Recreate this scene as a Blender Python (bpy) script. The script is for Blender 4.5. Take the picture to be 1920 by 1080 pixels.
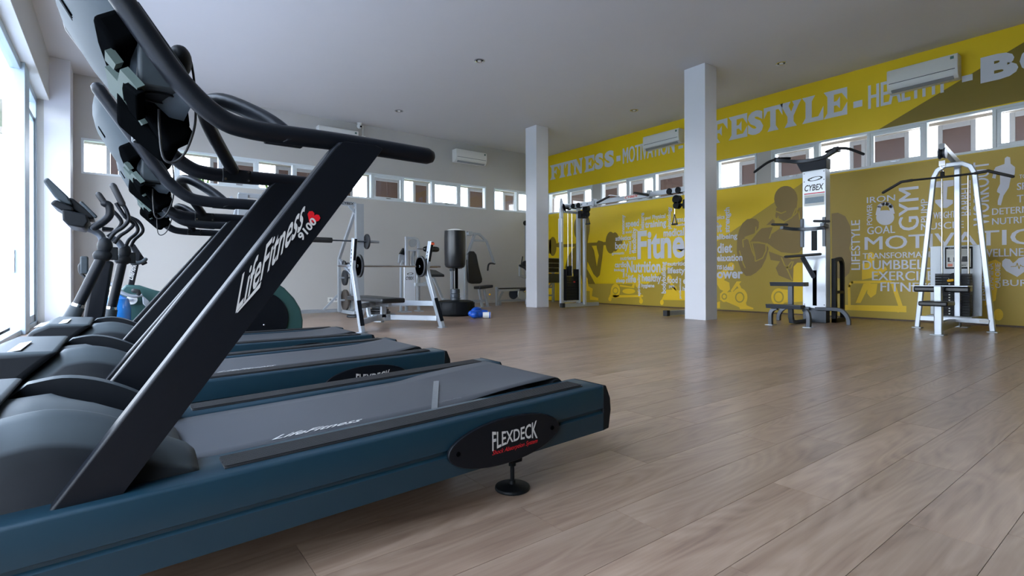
import bpy, bmesh, math, random
from mathutils import Vector, Matrix
random.seed(7)
for o in list(bpy.data.objects): bpy.data.objects.remove(o)
SC = bpy.context.scene
COL = SC.collection

# ------------------------------------------------------------------ camera
F_PX, CX, CY, YAW, ROLL, CAMH = 975.09, 960.0, 516.32, .649, -.003, .7
_F = Vector((math.sin(YAW), math.cos(YAW), 0)); _R0 = Vector((math.cos(YAW), -math.sin(YAW), 0)); _U0 = Vector((0, 0, 1))
_R = _R0*math.cos(ROLL) + _U0*math.sin(ROLL); _U = -_R0*math.sin(ROLL) + _U0*math.cos(ROLL)
EYE = Vector((0, 0, CAMH))
cd = bpy.data.cameras.new('camera'); cam = bpy.data.objects.new('camera', cd); COL.objects.link(cam)
cam.matrix_world = Matrix(((_R.x, _U.x, -_F.x, 0), (_R.y, _U.y, -_F.y, 0), (_R.z, _U.z, -_F.z, CAMH), (0, 0, 0, 1)))
cd.sensor_width = 36; cd.lens = F_PX/1920*36; cd.shift_y = (CY-540)/1920; cd.clip_start = .02; cd.clip_end = 500
SC.camera = cam
def W(px, py, x=None, y=None, z=None):
    """survey helper: the point of the room on the plane x=, y= or z= that a sight line meets"""
    d = _F + _R*(px-CX)/F_PX - _U*(py-CY)/F_PX
    t = x/d.x if x is not None else y/d.y if y is not None else (z-CAMH)/d.z
    return EYE + d*t

# ------------------------------------------------------------------ light and exposure
SC.view_settings.view_transform = 'Standard'; SC.view_settings.look = 'None'
SC.view_settings.gamma = 1; SC.view_settings.use_curve_mapping = False
SC.view_settings.exposure = 2.0
wd = bpy.data.worlds.new('sky'); SC.world = wd; wd.use_nodes = True
nt = wd.node_tree; nt.nodes.clear()
wo = nt.nodes.new('ShaderNodeOutputWorld'); bg = nt.nodes.new('ShaderNodeBackground')
tc = nt.nodes.new('ShaderNodeTexCoord'); sx = nt.nodes.new('ShaderNodeSeparateXYZ'); cr = nt.nodes.new('ShaderNodeValToRGB')
nt.links.new(tc.outputs['Generated'], sx.inputs[0]); nt.links.new(sx.outputs['Z'], cr.inputs[0])
cr.color_ramp.elements[0].position = 0; cr.color_ramp.elements[0].color = (.87, .94, 1, 1)
cr.color_ramp.elements[1].position = .6; cr.color_ramp.elements[1].color = (.62, .77, 1, 1)
nt.links.new(cr.outputs[0], bg.inputs[0]); nt.links.new(bg.outputs[0], wo.inputs[0])
bg.inputs[1].default_value = 3.4
SC.cycles.max_bounces = 10; SC.cycles.diffuse_bounces = 7; SC.cycles.glossy_bounces = 3
SC.cycles.transparent_max_bounces = 12; SC.cycles.sample_clamp_indirect = 6
SC.cycles.use_denoising = True

# ------------------------------------------------------------------ materials
def lin(c): return tuple(((v/255)/12.92 if v/255 <= .04045 else ((v/255+.055)/1.055)**2.4) for v in c) + (1,)
MATS = {}
def mat(name, rgb, rough=.5, metal=0, noise=.06, scale=20, bump=0, coat=0, spec=.5, bscale=None):
    if name in MATS: return MATS[name]
    m = bpy.data.materials.new(name); m.use_nodes = True; n = m.node_tree.nodes; l = m.node_tree.links
    p = n['Principled BSDF']; c = lin(rgb)
    p.inputs['Roughness'].default_value = rough; p.inputs['Metallic'].default_value = metal
    p.inputs['Specular IOR Level'].default_value = spec
    if coat: p.inputs['Coat Weight'].default_value = coat; p.inputs['Coat Roughness'].default_value = .15
    t = n.new('ShaderNodeTexCoord'); nz = n.new('ShaderNodeTexNoise'); nz.inputs['Scale'].default_value = scale; nz.inputs['Detail'].default_value = 4
    l.new(t.outputs['Object'], nz.inputs['Vector'])
    mx = n.new('ShaderNodeMix'); mx.data_type = 'RGBA'
    mx.inputs[6].default_value = tuple(v*(1-noise) for v in c[:3])+(1,); mx.inputs[7].default_value = tuple(min(1, v*(1+noise)) for v in c[:3])+(1,)
    l.new(nz.outputs['Fac'], mx.inputs[0]); l.new(mx.outputs[2], p.inputs['Base Color'])
    if bump:
        b = n.new('ShaderNodeBump'); b.inputs['Strength'].default_value = bump; b.inputs['Distance'].default_value = .002
        nb = n.new('ShaderNodeTexNoise'); nb.inputs['Scale'].default_value = bscale or 300; l.new(t.outputs['Object'], nb.inputs['Vector'])
        l.new(nb.outputs['Fac'], b.inputs['Height']); l.new(b.outputs[0], p.inputs['Normal'])
    MATS[name] = m; return m
YEL = mat('mural_yellow', (236, 202, 2), .5, noise=.03, scale=3)
GREYW = mat('wall_paint_grey', (186, 184, 180), .7, noise=.02, scale=3, bump=.05)
CEIL = mat('ceiling_paint', (206, 205, 205), .85, noise=.015, scale=2)
WHITEC = mat('column_paint', (216, 217, 222), .6, noise=.02, scale=4)
DOORF = mat('door_aluminium', (168, 184, 194), .4, noise=.02)
FRAME = mat('white_aluminium', (214, 222, 226), .35, noise=.02)
PRINTW = mat('print_white', (214, 217, 226), .5, noise=.02)
OLIVE = mat('print_khaki', (180, 154, 52), .5, noise=.03, scale=3)
OLIVE2 = mat('print_olive', (132, 112, 20), .5, noise=.03, scale=3)
DARKF = mat('print_figure', (132, 110, 20), .5, noise=.03, scale=3)
DARKF2 = mat('print_figure_brown', (138, 114, 58), .5, noise=.03, scale=3)
LITEY = mat('print_bright_yellow', (240, 200, 30), .5, noise=.03, scale=3)
BLK = mat('black_powder_coat', (14, 17, 22), .42, spec=.2, noise=.1, scale=60, bump=.1, bscale=900)
BLKR = mat('black_rubber', (26, 27, 29), .6, noise=.1, scale=60)
BLKP = mat('black_plastic', (17, 20, 23), .5, spec=.16, noise=.08, scale=50)
DKP = mat('dark_grey_plastic', (46, 53, 57), .5, spec=.25, noise=.06, scale=40, bump=.08, bscale=1200)
GRP = mat('console_grey_plastic', (56, 63, 67), .65, spec=.08, noise=.05, scale=40, bump=.08, bscale=1200)
TEAL = mat('teal_metallic_paint', (20, 47, 59), .36, metal=.15, noise=.06, scale=30)
GREEN = mat('dark_green_plastic', (44, 76, 74), .4, noise=.05, scale=30)
BELT = mat('belt_rubber', (60, 62, 66), .55, noise=.07, scale=12, bump=.15, bscale=700)
SILV = mat('silver_paint', (180, 188, 197), .3, metal=.45, noise=.03)
SILVD = mat('silver_paint_dull', (160, 166, 172), .38, metal=.4, noise=.04)
CHR = mat('chrome', (210, 212, 215), .12, metal=1, noise=.02)
GUN = mat('gunmetal_paint', (66, 72, 80), .35, metal=.3, noise=.05)
PANELW = mat('tower_panel_silver', (214, 220, 228), .3, metal=.25, noise=.02)
VINYL = mat('black_vinyl', (22, 24, 27), .33, noise=.1, scale=30, bump=.2, bscale=60)
IRON = mat('cast_iron_black', (36, 38, 42), .5, noise=.1, scale=50)
PRINTG = mat('print_silver', (188, 186, 182), .4, noise=.05)
REDP = mat('print_red', (200, 20, 32), .4, noise=.2, scale=60)
BLUE = mat('blue_vinyl', (14, 78, 176), .35, noise=.08)
WHITEP = mat('white_plastic', (226, 226, 222), .35, noise=.02)
YKNOB = mat('yellow_plastic', (232, 172, 20), .4)
SHFR = mat('shutter_frame', (150, 152, 156), .5)
BROWN = mat('brown_panel', (86, 62, 54), .5, noise=.12, scale=14)
CONC = mat('terrace_concrete', (186, 188, 196), .7, noise=.06, scale=4)
GRASS = mat('lawn', (66, 92, 36), .9, noise=.3, scale=3)
LEAF = mat('leaf_green', (74, 108, 18), .5, noise=.35, scale=9)
DARKM = mat('interior_black', (6, 7, 8), .9, spec=0)
PAPER = mat('placard_print', (208, 210, 204), .5, noise=.04)
def toplit(name, dark, lit_top):
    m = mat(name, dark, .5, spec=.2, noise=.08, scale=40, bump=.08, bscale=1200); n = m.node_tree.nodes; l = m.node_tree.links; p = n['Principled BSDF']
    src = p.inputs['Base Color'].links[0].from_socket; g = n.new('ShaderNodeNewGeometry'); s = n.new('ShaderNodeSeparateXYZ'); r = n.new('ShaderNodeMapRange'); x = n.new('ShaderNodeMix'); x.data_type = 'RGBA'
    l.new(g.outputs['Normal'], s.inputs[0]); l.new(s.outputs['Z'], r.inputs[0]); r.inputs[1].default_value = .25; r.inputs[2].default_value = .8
    l.new(r.outputs[0], x.inputs[0]); l.new(src, x.inputs[6]); x.inputs[7].default_value = lin(lit_top); l.new(x.outputs[2], p.inputs['Base Color']); return m
HOOD = toplit('toplit_black_plastic', (20, 23, 27), (64, 71, 74))    # light from above painted in: upper faces greyer, sides near black
def glass_mat():
    m = bpy.data.materials.new('window_glass'); m.use_nodes = True; n = m.node_tree.nodes; l = m.node_tree.links; n.clear()
    o = n.new('ShaderNodeOutputMaterial'); mx = n.new('ShaderNodeMixShader'); t = n.new('ShaderNodeBsdfTransparent'); g = n.new('ShaderNodeBsdfGlossy')
    g.inputs['Roughness'].default_value = .02; t.inputs[0].default_value = (.96, .96, .97, 1); mx.inputs[0].default_value = .06
    l.new(t.outputs[0], mx.inputs[1]); l.new(g.outputs[0], mx.inputs[2]); l.new(mx.outputs[0], o.inputs[0]); return m
GLASS = glass_mat()
def floor_mat():
    m = bpy.data.materials.new('vinyl_wood_plank'); m.use_nodes = True; n = m.node_tree.nodes; l = m.node_tree.links; p = n['Principled BSDF']
    geo = n.new('ShaderNodeNewGeometry'); oi = n.new('ShaderNodeObjectInfo')
    ad = n.new('ShaderNodeMath'); ad.operation = 'ADD'; l.new(geo.outputs['Random Per Island'], ad.inputs[0]); l.new(oi.outputs['Random'], ad.inputs[1])
    fr = n.new('ShaderNodeMath'); fr.operation = 'FRACT'; l.new(ad.outputs[0], fr.inputs[0])
    off = n.new('ShaderNodeMath'); off.operation = 'MULTIPLY'; off.inputs[1].default_value = 37; l.new(fr.outputs[0], off.inputs[0])
    cb = n.new('ShaderNodeCombineXYZ'); l.new(off.outputs[0], cb.inputs[0]); l.new(off.outputs[0], cb.inputs[1]); l.new(off.outputs[0], cb.inputs[2])
    va = n.new('ShaderNodeVectorMath'); va.operation = 'ADD'; l.new(geo.outputs['Position'], va.inputs[0]); l.new(cb.outputs[0], va.inputs[1])
    mp = n.new('ShaderNodeMapping'); mp.inputs['Scale'].default_value = (.8, 5.5, 1); l.new(va.outputs[0], mp.inputs[0])
    n1 = n.new('ShaderNodeTexNoise'); n1.inputs['Scale'].default_value = 1.6; n1.inputs['Detail'].default_value = 6; n1.inputs['Distortion'].default_value = 1.4
    l.new(mp.outputs[0], n1.inputs['Vector'])
    # growth rings: contour lines of a smooth field, stretched along the plank
    n2 = n.new('ShaderNodeTexNoise'); n2.inputs['Scale'].default_value = 1.1; n2.inputs['Detail'].default_value = 1.5; l.new(mp.outputs[0], n2.inputs['Vector'])
    ml = n.new('ShaderNodeMath'); ml.operation = 'MULTIPLY'; ml.inputs[1].default_value = 34; l.new(n2.outputs['Fac'], ml.inputs[0])
    pp = n.new('ShaderNodeMath'); pp.operation = 'PINGPONG'; pp.inputs[1].default_value = 1; l.new(ml.outputs[0], pp.inputs[0])
    mp3 = n.new('ShaderNodeMapping'); mp3.inputs['Scale'].default_value = (3, 150, 1); l.new(va.outputs[0], mp3.inputs[0])
    n3 = n.new('ShaderNodeTexNoise'); n3.inputs['Scale'].default_value = 1; n3.inputs['Detail'].default_value = 3; l.new(mp3.outputs[0], n3.inputs['Vector'])
    s1 = n.new('ShaderNodeMath'); s1.operation = 'MULTIPLY_ADD'; s1.inputs[1].default_value = .17; l.new(pp.outputs[0], s1.inputs[0]); l.new(n1.outputs['Fac'], s1.inputs[2])
    s2 = n.new('ShaderNodeMath'); s2.operation = 'MULTIPLY_ADD'; s2.inputs[1].default_value = .28; l.new(n3.outputs['Fac'], s2.inputs[0]); l.new(s1.outputs[0], s2.inputs[2])
    r = n.new('ShaderNodeValToRGB'); l.new(s2.outputs[0], r.inputs[0]); e = r.color_ramp.elements
    e[0].position = .40; e[0].color = lin((114, 91, 76)); e[1].position = .95; e[1].color = lin((163, 139, 120))
    x = e.new(.62); x.color = lin((141, 116, 98)); x = e.new(.78); x.color = lin((152, 128, 109))
    hv = n.new('ShaderNodeHueSaturation'); l.new(r.outputs[0], hv.inputs['Color'])
    mv = n.new('ShaderNodeMapRange'); mv.inputs[3].default_value = .88; mv.inputs[4].default_value = 1.1; l.new(fr.outputs[0], mv.inputs[0]); l.new(mv.outputs[0], hv.inputs['Value'])
    l.new(hv.outputs[0], p.inputs['Base Color'])
    mr = n.new('ShaderNodeMapRange'); mr.inputs[3].default_value = .27; mr.inputs[4].default_value = .35; l.new(n1.outputs['Fac'], mr.inputs[0]); l.new(mr.outputs[0], p.inputs['Roughness'])
    b = n.new('ShaderNodeBump'); b.inputs['Strength'].default_value = .025; b.inputs['Distance'].default_value = .002; l.new(s2.outputs[0], b.inputs['Height']); l.new(b.outputs[0], p.inputs['Normal'])
    return m
FLOORM = floor_mat()

# ------------------------------------------------------------------ mesh helpers
V = Vector
class B:
    """collects shapes given in room coordinates and links them as one mesh object"""
    def __init__(s, xf=None): s.bm = bmesh.new(); s.xf = xf
    def v(s, p): return s.bm.verts.new(p)
    def face(s, pts):
        try: s.bm.faces.new([s.v(p) for p in pts])
        except ValueError: pass
    def hexa(s, q):
        vs = [s.v(p) for p in q]
        for f in ((3, 2, 1, 0), (4, 5, 6, 7), (0, 1, 5, 4), (1, 2, 6, 5), (2, 3, 7, 6), (3, 0, 4, 7)): s.bm.faces.new([vs[i] for i in f])
        return s
    def box(s, x0, x1, y0, y1, z0, z1):
        return s.hexa([(x0, y0, z0), (x1, y0, z0), (x1, y1, z0), (x0, y1, z0), (x0, y0, z1), (x1, y0, z1), (x1, y1, z1), (x0, y1, z1)])
    def bar(s, p, q, w, h, up=(0, 0, 1)):
        return s.flat([p, q], w, h, V(up).cross(V(q)-V(p)) if abs((V(q)-V(p)).normalized().dot(V(up).normalized())) < .999 else (0, 1, 0))
    def flat(s, pts, w, h, side, sub=0):
        """rectangular section w (along side) x h swept along pts"""
        pts = crv(pts, sub); S = V(side).normalized(); rings = []
        for i, p in enumerate(pts):
            a = (pts[i]-pts[i-1]).normalized() if i else None; b = (pts[i+1]-pts[i]).normalized() if i < len(pts)-1 else None
            t = (a+b).normalized() if a and b else (a or b)
            k = 1/max(.35, t.dot(b)) if a and b else 1
            N = S.cross(t).normalized()*h/2*k; D = S*w/2
            rings.append([s.v(p-D-N), s.v(p+D-N), s.v(p+D+N), s.v(p-D+N)])
        s._skin(rings); return s
    def _skin(s, rings, closed=False):
        n = len(rings[0])
        for a, b in zip(rings, rings[1:]+([rings[0]] if closed else [])):
            if a is b: continue
            for i in range(n): s.bm.faces.new((a[i], a[(i+1) % n], b[(i+1) % n], b[i]))
        if not closed: s.bm.faces.new(rings[0][::-1]); s.bm.faces.new(rings[-1])
    def tube(s, pts, r, n=12, sub=0, closed=False):
        pts = crv(pts, sub); rings = []; N = None
        m = len(pts)
        for i, p in enumerate(pts):
            if closed: t = (pts[(i+1) % m]-pts[i-1]).normalized()
            else: t = (pts[min(i+1, m-1)]-pts[max(i-1, 0)]).normalized()
            if N is None: N = t.orthogonal().normalized()
            N = (N-t*N.dot(t)).normalized(); M = t.cross(N)
            rr = r[i*(len(r)-1)//max(1, m-1)] if isinstance(r, (list, tuple)) else r
            rings.append([s.v(p+(N*math.cos(2*math.pi*k/n)+M*math.sin(2*math.pi*k/n))*rr) for k in range(n)])
        s._skin(rings, closed); return s
    def cap(s, pts, r, n=12, sub=0):
        """tube with rounded ends"""
        pts = crv(pts, sub); a = (pts[0]-pts[1]).normalized(); b = (pts[-1]-pts[-2]).normalized()
        q = [pts[0]+a*r*.95, pts[0]+a*r*.7, pts[0]]+pts[1:-1]+[pts[-1], pts[-1]+b*r*.7, pts[-1]+b*r*.95]
        rings = []; N = None; m = len(q)
        for i, p in enumerate(q):
            t = (q[min(i+1, m-1)]-q[max(i-1, 0)]).normalized()
            if N is None: N = t.orthogonal().normalized()
            N = (N-t*N.dot(t)).normalized(); M = t.cross(N); rr = r*(.3 if i in (0, m-1) else .72 if i in (1, m-2) else 1)
            rings.append([s.v(p+(N*math.cos(2*math.pi*k/n)+M*math.sin(2*math.pi*k/n))*rr) for k in range(n)])
        s._skin(rings); return s
    def cyl(s, p, q, r, n=16, r2=None):
        p, q = V(p), V(q); t = (q-p).normalized(); N = t.orthogonal().normalized(); M = t.cross(N)
        s._skin([[s.v(c+(N*math.cos(2*math.pi*k/n)+M*math.sin(2*math.pi*k/n))*rr) for k in range(n)] for c, rr in ((p, r), (q, r2 if r2 is not None else r))]); return s
    def lathe(s, c, axis, prof, n=24):
        c, t = V(c), V(axis).normalized(); N = t.orthogonal().normalized(); M = t.cross(N)
        s._skin([[s.v(c+t*h+(N*math.cos(2*math.pi*k/n)+M*math.sin(2*math.pi*k/n))*max(r, .0004)) for k in range(n)] for r, h in prof]); return s
    def ring(s, c, axis, R, r, n=24, m=8):
        c, t = V(c), V(axis).normalized(); N = t.orthogonal().normalized(); M = t.cross(N)
        return s.tube([c+(N*math.cos(2*math.pi*k/n)+M*math.sin(2*math.pi*k/n))*R for k in range(n)], r, m, closed=True)
    def prism(s, poly, vec):
        a = [s.v(p) for p in poly]; b = [s.v(V(p)+V(vec)) for p in poly]; n = len(a)
        s.bm.faces.new(a[::-1]); s.bm.faces.new(b)
        for i in range(n): s.bm.faces.new((a[i], a[(i+1) % n], b[(i+1) % n], b[i]))
        return s
    def ell(s, c, rx, ry, rz, n=16, m=10, rot=None):
        M = rot or Matrix.Identity(3); rings = []
        for j in range(m+1):
            a = math.pi*j/m; k = max(math.sin(a), .03)
            rings.append([s.v(V(c)+M @ V((rx*k*math.cos(2*math.pi*i/n), ry*k*math.sin(2*math.pi*i/n), -rz*math.cos(a)))) for i in range(n)])
        s._skin(rings); return s
    def build(s, name, m, parent=None, bev=0, label=None, kind=None, seg=2, ang=38):
        bm = s.bm
        if s.xf:
            for v in bm.verts: v.co = s.xf(v.co)
        bmesh.ops.recalc_face_normals(bm, faces=bm.faces)
        if any(len(f.verts) > 4 for f in bm.faces): bmesh.ops.triangulate(bm, faces=[f for f in bm.faces if len(f.verts) > 4])
        o0 = ORG.get(parent.name, V((0, 0, 0))) if parent else V((0, 0, 0))
        for v in bm.verts: v.co -= o0
        me = bpy.data.meshes.new(name); bm.to_mesh(me); bm.free(); me.materials.append(m)
        me.polygons.foreach_set('use_smooth', [True]*len(me.polygons)); me.set_sharp_from_angle(angle=math.radians(ang))
        ob = bpy.data.objects.new(name, me); COL.objects.link(ob)
        if parent: ob.parent = parent
        ORG[ob.name] = o0
        if bev:
            md = ob.modifiers.new('bevel', 'BEVEL'); md.width = bev; md.segments = seg; md.limit_method = 'ANGLE'; md.angle_limit = math.radians(40); md.harden_normals = False
        if label: ob['label'] = label
        if kind: ob['kind'] = kind
        return ob
ORG = {}
def crv(pts, sub):
    pts = [V(p) for p in pts]
    if not sub: return pts
    out = []
    for i in range(len(pts)-1):
        p0 = pts[max(i-1, 0)]; p1 = pts[i]; p2 = pts[i+1]; p3 = pts[min(i+2, len(pts)-1)]
        for k in range(sub):
            t = k/sub
            out.append(.5*((2*p1)+(p2-p0)*t+(2*p0-5*p1+4*p2-p3)*t*t+(3*p1-p0-3*p2+p3)*t*t*t))
    return out+[pts[-1]]
def thing(name, label, cat, loc, group=None):
    o = bpy.data.objects.new(name, None); COL.objects.link(o); o.location = loc; o.empty_display_size = .1
    o['label'] = label; o['category'] = cat
    if group: o['group'] = group
    ORG[o.name] = V(loc); return o
def tag(o, label, cat, group=None):
    o['label'] = label; o['category'] = cat
    if group: o['group'] = group
    return o
def struct(b, name, m, parent=None, **k): return b.build(name, m, parent, kind=None if parent else 'structure', **k)

_TC = {}
def glyphs(txt, bold=.02, shear=0):
    """the outline of a word as flat triangles, fitted to a unit box"""
    k = (txt, bold, shear)
    if k not in _TC:
        c = bpy.data.curves.new('t', 'FONT'); c.body = txt; c.size = 1; c.offset = bold; c.resolution_u = 3; c.shear = shear
        o = bpy.data.objects.new('t', c); COL.objects.link(o); bpy.context.view_layer.update()
        me = bpy.data.meshes.new_from_object(o.evaluated_get(bpy.context.evaluated_depsgraph_get()))
        vs = [(v.co.x, v.co.y) for v in me.vertices]; fs = [tuple(p.vertices) for p in me.polygons]
        bpy.data.objects.remove(o); bpy.data.curves.remove(c); bpy.data.meshes.remove(me)
        x0 = min(v[0] for v in vs); x1 = max(v[0] for v in vs); y0 = min(v[1] for v in vs); y1 = max(v[1] for v in vs)
        _TC[k] = ([((a-x0)/(x1-x0), (b-y0)/(y1-y0)) for a, b in vs], fs)
    return _TC[k]
def text(b, txt, org, u, w, bold=.02, shear=0):
    """adds a word: org lower left corner, u vector along the word, w vector up the letters"""
    vs, fs = glyphs(txt, bold, shear); q = [b.v(V(org)+V(u)*x+V(w)*y) for x, y in vs]
    for f in fs:
        try: b.bm.faces.new([q[i] for i in f])
        except ValueError: pass
    return b

# ------------------------------------------------------------------ the room
XR, YB, XL, H, Y0 = 9.415, 10.891, -.80, 3.96, -11.0
ZS, ZT = 2.365, 2.945          # clerestory sill and head
fl = struct(B().box(-1.2, XR+.2, Y0-.2, YB+.2, -.25, -.009), 'floor', DARKM)
# vinyl planks 1.2 m x .185 m: the nearest as parts, the rest joined
rows = []
y = .31-.185*61
while y < YB: rows.append(y); y += .185
starts = {61: 1.768, 62: 2.37, 63: 1.755, 64: 1.18}
pl = []
for i, y in enumerate(rows):
    s = starts.get(i, 1.768+(i % 2)*.6+random.choice((0, .14, -.2, .33)))
    x = s-1.2*math.ceil((s+1.2)/1.2)
    while x < XR:
        a, b = max(x, -1.0), min(x+1.2, XR); c, d = max(y, Y0), min(y+.185, YB)
        if b-a > .02 and d-c > .02: pl.append((a, b, c, d))
        x += 1.2
def seen(p):
    cx, cy = (p[0]+p[1])/2, (p[2]+p[3])/2; dep = cx*_F.x+cy*_F.y; lat = cx*_R.x+cy*_R.y
    return dep > .3 and abs(lat)/dep < 1.35 and cx > .25
pl.sort(key=lambda p: ((p[0]+p[1])/2)**2+((p[2]+p[3])/2)**2 if seen(p) else 1e6)
G = .0007
for p in pl[:298]:
    B().box(p[0]+G, p[1]-G, p[2]+G, p[3]-G, -.009, 0).build('plank', FLOORM, fl)
rest = B()
for p in pl[298:]: rest.box(p[0]+G, p[1]-G, p[2]+G, p[3]-G, -.009, 0)
rest.build('plank_field', FLOORM, fl, kind='stuff')
struct(B().box(-1.2, XR+.2, Y0-.2, YB+.2, H, H+.2), 'ceiling', CEIL)

# yellow wall with its strip of clerestory windows, grey piers between the groups
wr = struct(B().box(XR, XR+.16, Y0, YB+.16, 0, ZS).box(XR, XR+.16, Y0, YB+.16, ZT, H), 'wall_right', YEL)
wb = struct(B().box(-1.0, XR, YB, YB+.16, 0, ZS).box(-1.0, XR, YB, YB+.16, ZT, H), 'wall_back', GREYW)
groupsY = [[9.084, 9.967, 10.75], [4.917, 5.70, 6.44, 7.201, 7.989, 8.80], [.10, .87, 1.65, 2.402, 3.122, 3.87, 4.652]]
piersY = [(10.75, YB), (8.80, 9.084), (4.652, 4.917), (Y0, .10)]
groupsB = [[-.464, .20, .867, 1.504, 2.146, 2.80, 3.60, 4.43, 5.173, 5.922, 6.67, 7.442], [7.682, 8.442, 9.2]]
piersB = [(-1.0, -.464), (7.442, 7.682), (9.2, XR)]
struct(B().box(XR+.16, XR+.175, Y0, YB+.16, -.9, ZS).box(XR+.16, XR+.175, Y0, YB+.16, ZT, 3.42), 'trim_5', GREYW)
for a, b in piersY: B().box(XR, XR+.16, a, b, ZS, ZT).build('pier', GREYW, wr)
for a, b in piersB: B().box(a, b, YB, YB+.16, ZS, ZT).build('pier', GREYW, wb)
def along(b, wall, a0, a1, d0, d1, z0, z1):
    return b.box(XR+d0, XR+d1, a0, a1, z0, z1) if wall == 'Y' else b.box(a0, a1, YB+d0, YB+d1, z0, z1)
nwin = 0
for wall, gs in (('Y', groupsY), ('B', groupsB)):
    for gi, g in enumerate(gs):
        nwin += 1
        f = B(); t = .035
        along(f, wall, g[0], g[-1], -.012, .10, ZS, ZS+t); along(f, wall, g[0], g[-1], -.012, .10, ZT-t, ZT)
        for k, m in enumerate(g):
            lo, hi = (m, m+t) if k == 0 else (m-t, m) if k == len(g)-1 else (m-t*.6, m+t*.6)
            along(f, wall, lo, hi, -.010, .10, ZS+t, ZT-t)
        win = struct(f, 'window_%d' % nwin, FRAME, bev=.003)
        for k in range(len(g)-1):
            a, b = g[k]+t*.6, g[k+1]-t*.6
            sash = (k % 2 == 1) if not (wall == 'Y' and gi == 0) else k == 0
            if sash:
                s = B(); q = .045
                along(s, wall, a, b, .005, .06, ZS+t, ZS+t+q); along(s, wall, a, b, .005, .06, ZT-t-q, ZT-t)
                along(s, wall, a, a+q, .005, .06, ZS+t+q, ZT-t-q); along(s, wall, b-q, b, .005, .06, ZS+t+q, ZT-t-q)
                so = s.build('sash', FRAME, win, bev=.003)
                h = B(); c = (a+b)/2
                along(h, wall, c-.05, c+.05, -.015, .005, ZS+t+.012, ZS+t+.03); along(h, wall, c-.012, c+.06, -.03, -.015, ZS+t+.014, ZS+t+.026)
                h.build('latch', CHR, so)
            along(B(), wall, a, b, .030, .034, ZS+t, ZT-t).build('pane', GLASS, win)
struct(B().box(-1.0, XR, Y0-.16, Y0, 0, H), 'wall_front', GREYW)
# low dark skirting line at both walls
struct(B().box(XR-.008, XR, Y0, YB, 0, .02), 'baseboard_right', mat('skirting_brown', (84, 64, 46), .5))
struct(B().box(-1.0, XR-.008, YB-.008, YB, 0, .05), 'baseboard_back', GREYW)

# glazed side: band above the doors, aluminium frames, glass
ZD = 3.33
wl = struct(B().box(-.98, XL, Y0, YB, ZD, H).box(-1.30, -.86, 10.27, YB, 0, ZD).box(-1.10, XL, Y0, -.26, 0, ZD), 'wall_left', GREYW)
struct(B().box(-.86, -.56, 10.27, YB, 0, H), 'trim_1', WHITEC, bev=.003)
struct(B().box(-1.16, XL, -.26, 10.27, ZD-.02, ZD), 'trim_2', WHITEP)
posts = [10.18, 8.80, 7.1, 5.4, 3.7, 2.0, .3]
fr = B()
for yy in posts: fr.box(-1.03, -.93, yy-.045, yy+.045, .0, ZD-.02)
fr.box(-1.03, -.93, 0.25, 10.27, ZD-.11, ZD-.02).box(-1.03, -.93, -.26, 10.27, 0, .06)
fr.box(-1.03, -.89, 8.62, 9.0, 0, ZD-.02)
dr = struct(fr, 'door_1', DOORF, bev=.006)
for a, b in zip(posts[1:], posts): B().box(-.985, -.979, a+.045, b-.045, .06, ZD-.11).build('pane', GLASS, dr)
inn = B()   # narrow sliding leaf beside the column
inn.box(-.99, -.95, 9.04, 9.11, .06, 3.0).box(-.99, -.95, 10.06, 10.13, .06, 3.0).box(-.99, -.95, 9.04, 10.13, 2.93, 3.0).box(-.99, -.95, 9.04, 10.13, .06, .16)
inn.build('door_leaf', DOORF, dr, bev=.004)
B().box(-1.01, -.985, 8.60, 8.62, .75, 1.03).build('door_handle', CHR, dr, bev=.006)

# two square columns
for k, (x, y, sx, sy, lab) in enumerate(((7.225, 8.64, .343, .37, ''), (7.197, 4.567, .315, .368, ''))):
    struct(B().box(x, x+sx, y, y+sy, 0, H), 'trim_%d' % (3+k), WHITEC, bev=.003)

# ------------------------------------------------------------------ outside the glass
struct(B().box(-12, -1.2, -8, 12.4, -.30, -.04), 'terrace_floor', CONC)
struct(B().box(-80, -12, -60, 120, -.9, -.4).box(-12, 80, 12.4, 120, -.9, -.4), 'lawn_ground', GRASS)
t = thing('railing', 'grey metal balcony railing on the terrace outside the glass door', 'railing', (-5, 12.2, -.04))
B().box(-11.9, -1.35, 12.15, 12.27, .78, .86).build('top_rail', GUN, t, bev=.01)
for k in range(8): B().box(-1.66-k*1.4, -1.60-k*1.4, 12.18, 12.24, -.04, .78).build('post', GUN, t)
B().box(-1.58, -1.50, 12.19, 12.23, .06, .70).build('infill_panel', GUN, t)
B().box(-11.9, -1.35, 12.28, 12.4, -.04, .10).build('kerb', CONC, t)
hl = struct(B(), 'distant_hills', mat('hill_blue', (120, 150, 160), 1, noise=.2, scale=.05)) if 0 else None
hb = B(); rr = random.Random(3)
pts = []
for k in range(41):
    a = -2.2+k*.11; pts.append((math.sin(a)*100, math.cos(a)*100, 3+2.6*math.sin(k*.7)+1.8*math.sin(k*.31+1)))
for p, q in zip(pts, pts[1:]):
    hb.hexa([(p[0], p[1], -1), (q[0], q[1], -1), (q[0]*1.2, q[1]*1.2, -1), (p[0]*1.2, p[1]*1.2, -1), p, q, (q[0]*1.2, q[1]*1.2, q[2]*.7), (p[0]*1.2, p[1]*1.2, p[2]*.7)])
struct(hb, 'hills', mat('hill_blue', (88, 108, 118), 1, noise=.2, scale=.05))
t = thing('farmhouse', 'distant low house with a red roof beyond the lawn', 'house', (-11, 60, -.4))
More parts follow.
